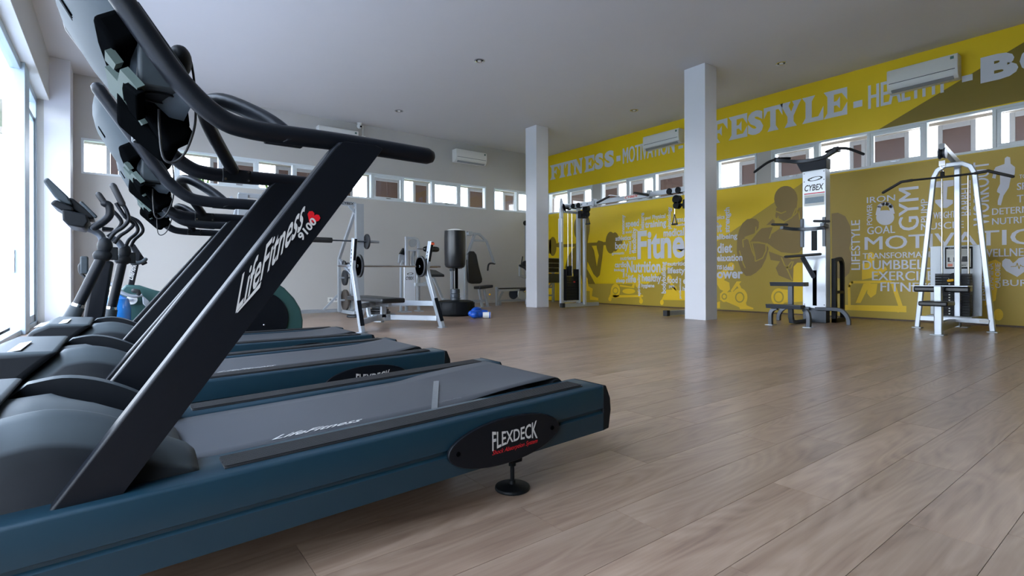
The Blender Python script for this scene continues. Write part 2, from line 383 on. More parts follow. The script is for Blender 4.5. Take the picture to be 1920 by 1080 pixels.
B().box(-15, -7, 58, 62, -.4, 1.0).build('wall', WHITEP, t); B().prism([(-16, 57.2, .9), (-16, 62.8, .9), (-16, 60, 2.2)], (10, 0, 0)).build('roof', mat('roof_red', (120, 50, 44), .7), t)
def bush(name, label, c, r, n, seed, group=None, m=LEAF):
    rn = random.Random(seed); b = B()
    for k in range(n):
        a = rn.uniform(0, 6.28); e = rn.uniform(-.5, 1.5); d = V((math.cos(a)*math.cos(e), math.sin(a)*math.cos(e), math.sin(e)))*r*rn.uniform(.5, 1)
        p = V(c)+d; u = V((rn.uniform(-1, 1), rn.uniform(-1, 1), rn.uniform(-1, 1))).normalized()*r*.11; w = u.cross(V((rn.uniform(-1, 1), rn.uniform(-1, 1), .3))).normalized()*r*.06
        b.face([p-u, p+w, p+u, p-w])
    t = thing(name, label, 'shrub', (c[0], c[1], -.4), group)
    b.build('foliage', m, t); B().cyl((c[0], c[1], -.4), (c[0], c[1], c[2]), r*.06, 8).build('stem', BROWN, t)
bush('shrub', 'bare feathery shrub seen through the glass door', (-6.0, 27, 1.2), 1.9, 500, 2, m=mat('dry_leaf', (120, 116, 80), .8, noise=.3))
bush('shrub', 'low green hedge behind the lawn outside the door', (-7.5, 36, .4), 2.6, 700, 5)
def palm(label, c, ln, n, seed, spread=1.0):
    rn = random.Random(seed); t = thing('palm', label, 'palm', (c[0], c[1], -.4), 'palms behind the clerestory windows')
    B().cyl((c[0], c[1], -.4), c, .09, 10, .06).build('trunk', BROWN, t)
    for k in range(n):
        a = 6.283*k/n+rn.uniform(-.15, .15); e = rn.uniform(.25, 1.4)*spread
        d = V((math.cos(a)*math.cos(e), math.sin(a)*math.cos(e), math.sin(e))); s = d.cross(V((0, 0, 1))).normalized()*.045
        L = ln*rn.uniform(.75, 1.1); p0 = V(c); p1 = p0+d*L*.5; p2 = p0+d*L+V((0, 0, -.18*L))
        b = B(); b.face([p0-s*.5, p0+s*.5, p1+s]); b.face([p0-s*.5, p1+s, p1-s]); b.face([p1-s, p1+s, p2]); b.build('leaf', LEAF, t)
palm('spiky palm behind the back-wall window left of the black crossbar', (1.55, 13.4, 2.25), 1.0, 26, 1)
palm('bright green palm filling the back-wall window above the tall black uprights', (3.05, 13.2, 2.2), 1.1, 30, 2)
palm('spiky palm behind the back-wall window beside the slanted black upright', (4.75, 13.3, 2.2), 1.0, 26, 3)

# brown shutters in pale frames standing under the eaves, one metre outside both window strips
ORD = ['first', 'second', 'third', 'fourth', 'fifth', 'sixth', 'seventh', 'eighth', 'ninth', 'tenth', 'eleventh']
def shutters(wall, spans, D, lab, grp):
    for i, (a, b) in enumerate(spans):
        if wall == 'Y': c = (XR+D, (a+b)/2, 1.6)
        else: c = ((a+b)/2, YB+D, 1.6)
        t = thing('shutter', ORD[i]+' '+lab, 'shutter', c, grp); f = B(); q = .06
        for lo, hi, z0, z1 in ((a-q, a, 1.6, 3.05), (b, b+q, 1.6, 3.05), (a, b, 2.98, 3.05), (a, b, 1.6, 1.66)): along(f, wall, lo, hi, D-.03, D+.03, z0, z1)
        f.build('frame', SHFR, t, bev=.004)
        n = max(1, round((b-a)/.35)); w = (b-a)/n
        for k in range(n): along(B(), wall, a+k*w+.002, a+(k+1)*w-.002, D-.01, D+.012, 1.66, 2.98).build('board', BROWN, t)
sy = []
for l, r in ((1030, 1040), (1072, 1095), (1134, 1158), (1187, 1206), (1239, 1281), (1392, 1417), (1466, 1512), (1601, 1616), (1631, 1697), (1768, 1821), (1904, 1935)):
    sy.append((W(r, 300, x=XR+1)[1], W(l, 300, x=XR+1)[1]))
shutters('Y', sy, 1.0, 'brown shutter from the left outside the windows of the yellow wall', 'brown shutters outside the yellow wall')
sb = []
for l, r in ((207, 222), (400, 408), (415, 475), (522, 540), (551, 600), (640, 656), (692, 695), (704, 745), (778, 799), (880, 904), (946, 961)):
    sb.append((W(l, 300, y=YB+1)[0], W(r, 300, y=YB+1)[0]))
shutters('B', sb, 1.0, 'brown shutter from the left outside the windows of the grey back wall', 'brown shutters outside the back wall')
ev = B().box(XR+.16, XR+2.2, Y0, YB+2.2, 3.42, 3.55).box(-2, XR+2.2, YB+.16, YB+2.2, 3.42, 3.55)
ev.box(XR+.95, XR+1.05, Y0, YB+1.1, 3.06, 3.16).box(-2, XR+1.05, YB+.95, YB+1.05, 3.06, 3.16)
struct(B().box(XR+.98, XR+1.1, Y0, YB+1.1, -.9, 2.25), 'shade_wall_right', CONC)  # unseen wall, added to keep ground light off the shutters
struct(B().box(-2, XR+1.1, YB+.98, YB+1.1, -.9, 2.25), 'shade_wall_back', CONC)  # same added light blocker along the back, below the view
ea = struct(ev, 'eaves_trim', mat('eaves_beige', (150, 142, 132), .7))
for k in range(12):
    B().box(XR+.16, XR+1.4, -.6+k*.98, -.54+k*.98, 3.30, 3.42).build('rafter', SHFR, ea); B().box(-.9+k*.98, -.84+k*.98, YB+.16, YB+1.4, 3.30, 3.42).build('rafter', SHFR, ea)

# ------------------------------------------------------------------ fittings of the room
def aircon(label, wall, a0, a1, z0, z1):
    d = .2; a0, a1 = min(a0, a1), max(a0, a1); h = z1-z0
    t = thing('air_conditioner', label, 'air conditioner', (XR, (a0+a1)/2, z0) if wall == 'Y' else ((a0+a1)/2, YB, z0), 'wall-mounted air conditioners')
    prof = [(0, z0), (.13, z0), (.185, z0+h*.16), (d, z0+h*.42), (d, z1-.02), (.185, z1), (0, z1)]
    P = lambda dd, zz, a: (XR-dd, a, zz) if wall == 'Y' else (a, YB-dd, zz)
    b = B().prism([P(q, z, a0) for q, z in prof], V(P(0, 0, a1))-V(P(0, 0, a0))); b.build('casing', WHITEP, t, bev=.008)
    f = B().prism([P(q, z, a0+.03) for q, z in ((.195, z0+h*.36), (.206, z0+h*.36), (.206, z0+h*.38), (.195, z0+h*.38))], V(P(0, 0, a1-.03))-V(P(0, 0, a0+.03))); f.build('seam', GUN, t)
    g = B().prism([P(q, z, a0+.05) for q, z in ((.135, z0-.002), (.175, z0+h*.10), (.181, z0+h*.085), (.141, z0-.010))], V(P(0, 0, a1-.05))-V(P(0, 0, a0+.05))); g.build('louvre', SILVD, t)
    e = a0+.06 if wall == 'Y' else a1-.06
    s = B(); along2 = (lambda q0, q1, lo, hi, zz0, zz1: s.box(XR-q1, XR-q0, lo, hi, zz0, zz1) if wall == 'Y' else s.box(lo, hi, YB-q1, YB-q0, zz0, zz1))
    along2(d, d+.0015, e-.02, e+.02, z1-.07, z1-.03); s.build('sticker', mat('sticker_green', (70, 110, 100), .5), t)
aircon('white split air conditioner over the word MOTIVATION, left of the nearer column', 'Y', 6.457, 7.372, 3.44, 3.735)
aircon('large white air conditioner over the word HEALTHY at the upper right', 'Y', 1.99, 2.82, 3.42, 3.75)
aircon('white air conditioner on the grey back wall right of the camera', 'B', 6.455, 7.338, 3.44, 3.742)
aircon('white air conditioner on the back wall just above the long black handrail', 'B', 3.237, 4.061, 3.45, 3.75)
for (x, y), lab in zip(((4.383, 6.579), (4.44, 9.534), (8.168, 3.875), (8.152, 6.732)), ('round recessed ceiling light left of centre, the nearest one', 'round recessed ceiling light farthest left, near the grey back wall', 'round recessed ceiling light above the word LIFESTYLE', 'round recessed ceiling light between the two columns')):
    t = thing('downlight', lab, 'ceiling light', (x, y, H), 'recessed downlights')
    B().lathe((x, y, H), (0, 0, -1), [(.082, 0), (.082, .006), (.062, .008), (.055, -.0), (.0, .0)], 24).build('trim_ring', CHR, t)
    B().lathe((x, y, H), (0, 0, -1), [(.03, .001), (.028, .012), (.0, .014)], 16).build('lamp', WHITEP, t)
t = thing('security_camera', 'white dome security camera in the corner of ceiling and back wall', 'camera', (4.12, 10.82, H))
B().lathe((4.12, 10.80, H), (0, 0, -1), [(.05, 0), (.05, .02), (.035, .03), (0, .03)], 20).build('base', WHITEP, t)
B().ell((4.12, 10.79, 3.89), .055, .055, .06).build('dome', WHITEP, t); B().cyl((4.125, 10.74, 3.875), (4.13, 10.728, 3.87), .02, 14).build('lens', DARKM, t)
B().cyl((4.23, 10.885, 3.94), (4.23, 10.885, 3.72), .012, 8).build('conduit', WHITEP, t); B().box(4.20, 4.28, 10.865, 10.89, 3.64, 3.72).build('junction_box', WHITEP, t, bev=.004)
for k, lab in enumerate(('white wall socket near the floor, left one of the pair', 'white wall socket near the floor beside the silver rack, right one of the pair')):
    a = W(614.5+k*10.5, 562, y=YB); t = thing('wall_socket', lab, 'socket', (a.x+.05, YB, a.z), 'wall sockets')
    B().box(a.x, a.x+.10, YB-.012, YB, a.z-.05, a.z+.05).build('plate', WHITEP, t, bev=.003)
    B().cyl((a.x+.05, YB-.012, a.z), (a.x+.05, YB-.0135, a.z), .022, 16).build('recess', mat('socket_grey', (150, 150, 150), .5), t)

# ------------------------------------------------------------------ printing on the yellow wall
def PX(x, y, o): return W(x, y, x=XR-o)
def shape(b, pts, o=.002):
    b.face([PX(x, y, o) for x, y in pts]); return b
def oval(b, cx, cy, rx, ry, o=.002, n=22, a=0):
    return shape(b, [(cx+rx*math.cos(2*math.pi*k/n), cy+ry*math.sin(2*math.pi*k/n)) for k in range(n)], o)
def stroke(b, pts, w, o=.004):
    P = [PX(x, y, o) for x, y in pts]
    for p, q in zip(P, P[1:]):
        n = (q-p).cross(V((1, 0, 0))).normalized()*w/2; b.face([p-n, p+n, q+n, q-n])
    for p in P[1:-1]: b.face([p+V((0, math.cos(k*.785), math.sin(k*.785)))*w/2 for k in range(8)])
    return b
def Q(s, ox, oy, pts): return [(ox+x/s, oy+y/s) for x, y in pts]
k1 = B()
shape(k1, [(1090, 532), (1215, 532), (1240, 512), (1262, 498), (1345, 452), (1367, 437.5), (1505, 342.5), (1541, 330.5), (1700, 307), (1940, 271), (1940, 613.5), (1117, 568.6), (1090, 567.3)], .001)
k1.build('mural_field', OLIVE, wr)
shape(B(), [(1647, 243), (1920, 79), (1990, 36), (2140, -30), (2140, 143)], .001).build('mural_band', OLIVE2, wr)
m = B()   # figure with barbell
oval(m, 1036.5, 462, 7, 18); shape(m, Q(4.155, 980, 380, [(200, 290), (222, 285), (222, 400), (200, 395)]))
shape(m, Q(4.155, 980, 380, [(262, 318), (290, 310), (290, 350), (262, 345)])); shape(m, [(1048, 458.5), (1138, 453.5), (1138, 459.5), (1048, 464)])
oval(m, 1145, 455, 9.5, 20.5, .0022); oval(m, 1153, 453.5, 8, 18, .0024); shape(m, [(1158, 449), (1167, 448.5), (1167, 457), (1158, 458)], .0026)
oval(m, 1096, 425, 10, 27, .0028); oval(m, 1081, 428, 5, 18, .003); shape(m, [(1088, 440), (1104, 440), (1101, 462), (1086, 462)], .0032)
shape(m, Q(4.32, 1020, 340, [(170, 700), (190, 620), (230, 550), (270, 510), (330, 505), (382, 515), (405, 560), (420, 640), (428, 690), (444, 600), (428, 540), (425, 500), (440, 478), (478, 488), (482, 520), (472, 620), (452, 760), (430, 782), (400, 750), (372, 690), (352, 650), (348, 710), (380, 765), (415, 832), (310, 832), (300, 760), (200, 740)]), .0034)
m.build('mural_figure', DARKF, wr)
m = B(); S6 = (4, 1335, 330)   # muscular figure
oval(m, 1473.5, 373, 22, 24.5, .002); shape(m, Q(*S6, [(480, 240), (640, 200), (625, 300), (590, 345), (545, 352), (500, 330), (498, 300), (478, 290)]), .0022)
oval(m, 1456, 404, 2.2, 5, .0024)
shape(m, Q(*S6, [(352, 345), (330, 322), (300, 318), (262, 325), (228, 355), (205, 400), (188, 470), (186, 560), (195, 640), (222, 715), (255, 750), (290, 748), (330, 725), (372, 685), (405, 620), (425, 545), (408, 500), (350, 495), (290, 490), (240, 460), (260, 450), (320, 430), (350, 390)]), .0026)
shape(m, Q(*S6, [(290, 488), (340, 425), (372, 392), (455, 382), (440, 440), (500, 400), (560, 340), (620, 300), (650, 240), (680, 230), (735, 260), (735, 540), (660, 575), (600, 580), (520, 572), (470, 545), (430, 515), (408, 500), (350, 492)]), .0028)
shape(m, Q(*S6, [(405, 370), (455, 322), (470, 335), (470, 375), (430, 365)]), .003)
shape(m, Q(*S6, [(425, 565), (520, 600), (600, 625), (735, 600), (735, 700), (612, 790), (560, 770), (500, 745), (478, 690), (510, 640), (440, 630)]), .0032)
shape(m, Q(2.921, 1400, 260, [(465, 410), (500, 405), (540, 425), (568, 480), (575, 545), (562, 600), (580, 655), (562, 735), (530, 768), (470, 760)]), .0034)
m.build('mural_figure', DARKF2, wr)
m = B()
for pts in ([(290, 500), (350, 500), (405, 510), (470, 575), (560, 600), (640, 590), (700, 540)], [(300, 505), (322, 600), (325, 640)], [(325, 640), (380, 615), (405, 560), (405, 510)], [(235, 535), (230, 480), (300, 450), (345, 410)],
            [(270, 455), (300, 560), (318, 600)], [(205, 560), (235, 660), (250, 690)], [(430, 470), (450, 410), (470, 395)], [(480, 265), (520, 280), (555, 265)], [(497, 320), (540, 345), (600, 310), (630, 240)],
            [(520, 610), (545, 670), (590, 700), (610, 640)], [(330, 380), (325, 440), (300, 455)], [(610, 300), (650, 260), (660, 330)], [(600, 640), (560, 690), (600, 780)]):
    stroke(m, Q(*S6, pts), .022, .0045)
m.build('mural_outline', OLIVE, wr)
m = B(); S = (5.4, 1140, 380)     # pale silhouettes of machines
oval(m, 1154, 545, 8.5, 13); shape(m, Q(*S, [(15, 935), (355, 935), (355, 955), (15, 962)])); oval(m, 1143.7, 560.5, 3, 4.5, .0022); oval(m, 1202, 564.5, 3.4, 5, .0022)
shape(m, Q(*S, [(30, 880), (60, 900), (40, 965), (20, 960)]), .0024); shape(m, Q(*S, [(300, 900), (325, 900), (345, 990), (325, 990)]), .0024)
oval(m, 1179, 546, 12, 5, .0026); shape(m, Q(*S, [(120, 830), (240, 850), (255, 810), (275, 810), (265, 865), (120, 850)]), .0028); oval(m, 1195, 533, 4, 6, .003)
shape(m, Q(*S, [(540, 990), (590, 880), (800, 890), (900, 960), (900, 990), (560, 985)])); oval(m, 1241, 567, 3.4, 5, .0022); oval(m, 1255, 523, 5, 8, .0024); shape(m, Q(*S, [(610, 780), (640, 790), (650, 880), (700, 900), (690, 850), (640, 850)]), .0026)
S = (4, 1335, 330)                # exercise bikes
oval(m, 1387, 557.5, 14.5, 17.5, .002); shape(m, Q(*S, [(60, 880), (130, 870), (230, 860), (260, 970), (310, 990), (310, 1000), (210, 998), (205, 985), (100, 940), (60, 930)]), .0022); oval(m, 1358, 556, 7.5, 10.5, .0024)
shape(m, Q(*S, [(30, 800), (70, 770), (130, 800), (135, 850), (110, 875), (60, 850)]), .0026); shape(m, Q(*S, [(140, 860), (185, 790), (220, 790), (205, 810), (240, 880), (220, 885), (190, 825), (150, 875)]), .0028)
oval(m, 1371, 500, 6.5, 8, .0036); shape(m, Q(*S, [(20, 760), (60, 720), (110, 690), (130, 730), (90, 780), (40, 810)]), .003); shape(m, Q(*S, [(0, 960), (60, 940), (60, 990), (0, 990)]), .0032)
oval(m, 1460, 557, 14, 16.5, .002); shape(m, Q(*S, [(500, 845), (700, 870), (735, 920), (735, 940), (540, 950)]), .0024); shape(m, Q(*S, [(605, 880), (612, 680), (640, 650), (735, 650), (735, 880)]), .0036)
S = (3.6, 1580, 300)              # runner on a treadmill
shape(m, Q(*S, [(0, 978), (430, 985), (430, 1028), (0, 1012)])); stroke(m, Q(*S, [(45, 985), (42, 850), (62, 825), (330, 822)]), .04, .0026); shape(m, Q(*S, [(320, 822), (350, 822), (405, 985), (375, 985)]), .003)
oval(m, 1633, 483, 7.5, 10.5, .0036); shape(m, Q(*S, [(130, 700), (210, 690), (215, 745), (290, 720), (300, 740), (220, 790), (130, 810)]), .0038); shape(m, Q(*S, [(140, 835), (190, 830), (120, 965), (88, 965)]), .0034); shape(m, Q(*S, [(170, 835), (235, 835), (225, 905), (190, 930), (165, 900)]), .0032)
shape(m, Q(3, 1400, 280, [(1340, 640), (1400, 620), (1432, 640), (1415, 740), (1400, 850), (1340, 880)]), .002); oval(m, 1872, 590, 9, 11, .0022); oval(m, 1684, 582, 3, 4, .0022)
shape(m, Q(4.32, 1020, 340, [(318, 830), (350, 780), (360, 850), (395, 870), (388, 930), (440, 945), (440, 965), (372, 960), (370, 890), (330, 885), (318, 910)]), .0036); oval(m, 1098, 525, 4, 6, .0038)
m.build('mural_silhouettes', LITEY, wr)
m = B()
for cx_, cy_, r_ in ((1154, 545, 5.5), (1387, 557.5, 9), (1358, 556, 5), (1460, 557, 10)):
    P = [PX(cx_+r_*.85*math.cos(k*.3307), cy_+r_*math.sin(k*.3307), .0042) for k in range(20)]
    for p, q in zip(P, P[1:]):
        n = (q-p).cross(V((1, 0, 0))).normalized()*.012; m.face([p-n, p+n, q+n, q-n])
m.build('mural_outline', OLIVE, wr)

WORDS = B()
def word(txt, x0, yt, yb, x1, rot=0, bold=None, o=.006, b=None):
    if bold is None: bold = 0 if txt.isupper() else .03
    """word filling the box: left edge at pixel x0 from yt to yb, right edge at x1"""
    a = PX(x0, yb, o); c = PX(x0, yt, o); e = PX(x1, yb, o); h = c.z-a.z; w = e.y-a.y
    n = 3 if txt.isupper() else 1; t = .045*(abs(w) if rot else h) if n > 1 else 0
    for k in range(n):
        f = k/(n-1)*t if n > 1 else 0; oo = o+.0003*k
        if rot: text(b or WORDS, txt, (XR-oo, a.y+w, a.z+f), (0, 0, h-t), (0, -w, 0), bold)
        else: text(b or WORDS, txt, (XR-oo, a.y-f, a.z), (0, w+t, 0), (0, 0, h), bold)
def words(s, ox, oy, lst):
    for it in lst: word(it[0], ox+it[1]/s, oy+it[2]/s, oy+it[3]/s, ox+it[4]/s, it[5] if len(it) > 5 else 0)
words(5.4, 1140, 380, [('anatomy', 140, 125, 322, 178, 1), ('speed', 178, 180, 272, 315), ('leisure', 325, 105, 275, 368, 1), ('good', 375, 140, 182, 432), ('Physical', 448, 125, 182, 582), ('physiology', 600, 45, 270, 650, 1),
    ('worker', 655, 105, 210, 678, 1), ('muscle', 690, 145, 200, 900), ('training', 375, 190, 278, 590), ('number', 690, 210, 240, 800), ('medical', 562, 268, 348, 770), ('social', 178, 284, 312, 240), ('flexibility', 240, 258, 514, 300, 1),
    ('Fitness', 298, 288, 576, 985), ('athletics', 75, 340, 388, 232), ('body', 72, 400, 495, 205), ('mental', 208, 392, 518, 235, 1), ('gymnastic', 38, 502, 536, 165), ('nutrients', 125, 545, 584, 285), ('cardio', 70, 600, 657, 188),
    ('Nutrition', 190, 592, 710, 532), ('nutritional', 605, 598, 640, 860), ('biology', 62, 668, 702, 165), ('issues', 145, 668, 757, 168, 1), ('sleep', 82, 762, 822, 172), ('life', 203, 732, 810, 285), ('healthy', 342, 722, 822, 540),
    ('spirituality', 298, 722, 946, 335, 1), ('hygiene', 338, 818, 868, 470), ('bodybuilding', 540, 600, 918, 600, 1), ('lifestyle', 605, 655, 735, 830), ('food', 600, 748, 815, 705), ('part', 618, 832, 868, 672), ('professional', 718, 768, 972, 748, 1),
    ('exercise', 760, 760, 822, 1010), ('health', 755, 850, 892, 900), ('yes', 178, 715, 750, 200, 1), ('via', 178, 770, 815, 198, 1)])
words(4, 1335, 330, [('topics', 5, 300, 338, 95), ('fit', 22, 348, 425, 75), ('strength', 92, 238, 425, 145, 1), ('wellbeing', -14, 440, 492, 190), ('diet', 40, 505, 580, 152), ('relaxation', 20, 590, 642, 228), ('forms', -20, 655, 702, 75),
    ('ideal', 82, 668, 708, 160), ('power', -4, 718, 790, 232)])
words(3.6, 1580, 300, [('LIFESTYLE', 58, 408, 742, 118, 1), ('IRON', 163, 252, 292, 355), ('POWER', 163, 300, 440, 200, 1), ('GYM', 378, 190, 480, 515, 1), ('GOAL', 165, 452, 503, 355), ('TRANSFORMATION', 135, 630, 668, 700),
    ('DUMBBELL', 135, 680, 740, 600), ('EXERCISE', 198, 752, 812, 620), ('FITNESS', 255, 825, 886, 620)])
words(3, 1400, 280, [('PUMP', 980, 280, 412, 1020, 1), ('MUSCLE', 980, 418, 455, 1222), ('WEIGHT', 1050, 355, 392, 1175), ('BARBELL', 1200, 180, 375, 1260, 1), ('WORKOUT', 1275, 75, 432, 1365, 1), ('DETERMINATION', 1380, 333, 370, 1850),
    ('NUTRITION', 1380, 388, 425, 1700), ('WELLNESS', 1318, 562, 606, 1620), ('ENERGY', 1318, 640, 850, 1345, 1), ('STAMINA', 1358, 640, 790, 1388, 1), ('CALORIE', 1398, 640, 780, 1428, 1), ('BURN', 1440, 733, 768, 1640),
    ('TO', 1533, 143, 165, 1575), ('SPORT', 1520, 190, 230, 1700), ('TRAIN', 1520, 258, 300, 1700)])
word('MOTIVATION', 1621, 300+520/3.6, 300+608/3.6, 2010)
WORDS.build('mural_lettering', PRINTW, wr)
m = B(); kx, ky = 1580, 300
oval(m, kx+287/3.6, ky+388/3.6, 17, 14.5, .006); S = (3.6, 1580, 300)
for pts in ([(235, 372), (248, 310), (272, 296), (303, 296), (325, 312), (338, 365)],): stroke(m, Q(*S, pts), .055, .0062)
shape(m, Q(3, 1400, 280, [(1385, 145), (1380, 160), (1400, 165), (1405, 140), (1385, 130), (1400, 100), (1450, 82), (1452, 50), (1465, 40), (1482, 45), (1485, 80), (1510, 100), (1508, 140), (1485, 165), (1475, 215), (1445, 260), (1430, 315), (1412, 312), (1412, 290), (1425, 250), (1408, 240), (1410, 225), (1425, 195), (1425, 130), (1405, 125)]), .006)
shape(m, Q(3, 1400, 280, [(1498, 640), (1480, 618), (1455, 614), (1438, 628), (1436, 655), (1460, 685), (1522, 718), (1560, 690), (1605, 645), (1600, 612), (1565, 602), (1530, 612), (1510, 632)]), .006)
shape(m, Q(3, 1400, 280, [(1055, 182), (1165, 172), (1165, 205), (1130, 212), (1125, 280), (1160, 285), (1160, 305), (1125, 330), (1090, 330), (1060, 300), (1060, 285), (1095, 280), (1098, 215), (1055, 215)]), .006)
m.build('mural_icons', PRINTW, wr)
m = B(); stroke(m, Q(3, 1400, 280, [(1485, 660), (1515, 658), (1522, 640), (1532, 672), (1540, 650), (1552, 660), (1575, 657)]), .008, .008); shape(m, Q(*S, [(265, 340), (270, 318), (300, 316), (308, 338)]), .008)
m.build('mural_outline', OLIVE, wr)
LET = {'F': [(0, 0), (.58, 0), (.43, .2), (.43, .42), (.55, .42), (.68, .28), (.68, .72), (.55, .57), (.43, .57), (.43, .83), (.76, .83), (1, .52), (1, 1), (0, 1), (.15, .8), (.15, .2)],
 'I': [(0, 0), (1, 0), (.74, .22), (.74, .78), (1, 1), (0, 1), (.26, .78), (.26, .22)],
 'T': [(.2, 0), (.8, 0), (.65, .2), (.65, .83), (.8, .83), (1, .55), (1, 1), (0, 1), (0, .55), (.2, .83), (.35, .83), (.35, .2)],
 'N': [(0, 0), (.4, 0), (.28, .2), (.28, .6), (.7, 0), (.88, 0), (.88, .8), (1, 1), (.6, 1), (.72, .8), (.72, .42), (.34, 1), (0, 1), (.12, .8), (.12, .2)],
 'E': [(0, 0), (1, 0), (1, .46), (.78, .17), (.44, .17), (.44, .42), (.56, .42), (.7, .28), (.7, .72), (.56, .57), (.44, .57), (.44, .83), (.78, .83), (1, .54), (1, 1), (0, 1), (.16, .8), (.16, .2)],
 'L': [(0, 0), (1, 0), (1, .52), (.76, .17), (.46, .17), (.46, .8), (.62, 1), (0, 1), (.16, .8), (.16, .2)],
 'Y': [(.22, 0), (.78, 0), (.64, .2), (.64, .42), (.87, .82), (1, 1), (.58, 1), (.66, .84), (.53, .6), (.41, .84), (.5, 1), (0, 1), (.12, .83), (.36, .42), (.36, .2)]}
def band(txt, spans, zt, zb, o=.004):
    b = B()
    for ch, (l, r) in zip(txt, spans):
        ya, yb = PX(l, 200, o).y, PX(r, 200, o).y
        if ch in LET: b.face([(XR-o, ya+(yb-ya)*u, zb+(zt-zb)*w) for u, w in LET[ch]])
        else: text(b, ch, (XR-o, ya, zb), (0, yb-ya, 0), (0, 0, zt-zb), .06)
    return b
zt, zb = PX(1031, 311, 0).z, PX(1031, 338, 0).z
z2, z3 = PX(1367, 216, 0).z, PX(1367, 264, 0).z
band('FITNESS', [(1031, 1049), (1048, 1060), (1059, 1075), (1074, 1093), (1095, 1114), (1115, 1131), (1133, 1151)], zt, zb).build('mural_lettering', PRINTW, wr)
band('LIFESTYLE', [(1290, 1312), (1313, 1327), (1331, 1364), (1366, 1401), (1402, 1431), (1432, 1467), (1462, 1503), (1504, 1544), (1544.5, 1588.6)], (zt+z2)/2, (zb+z3)/2).build('mural_lettering', PRINTW, wr)
m = B(); word('MOTIVATION', 1167.7, 278.2, 307.6, 1265, b=m); word('HEALTHY', 1627.7, 160.7, 204.7, 1779.5, b=m)
for l, t1, b1, r in ((1155.7, 293, 303, 1163.4), (1272, 274, 279.5, 1281), (1600, 191, 203, 1617), (1803.7, 143, 154.5, 1823.7)):
    a = PX(l, b1, .004); c = PX(l, t1, .004); e = PX(r, b1, .004); m.face([a, (a.x, e.y, a.z), (a.x, e.y, c.z), c])
m.build('mural_lettering', PRINTW, wr)
zt, zb = PX(1840, 108.5, 0).z, PX(1840, 156.5, 0).z
band('BODY', [(1838.6, 1909.6), (1912, 1985), (1990, 2070), (2075, 2150)], zt, zb).build('mural_lettering', PRINTW, wr)

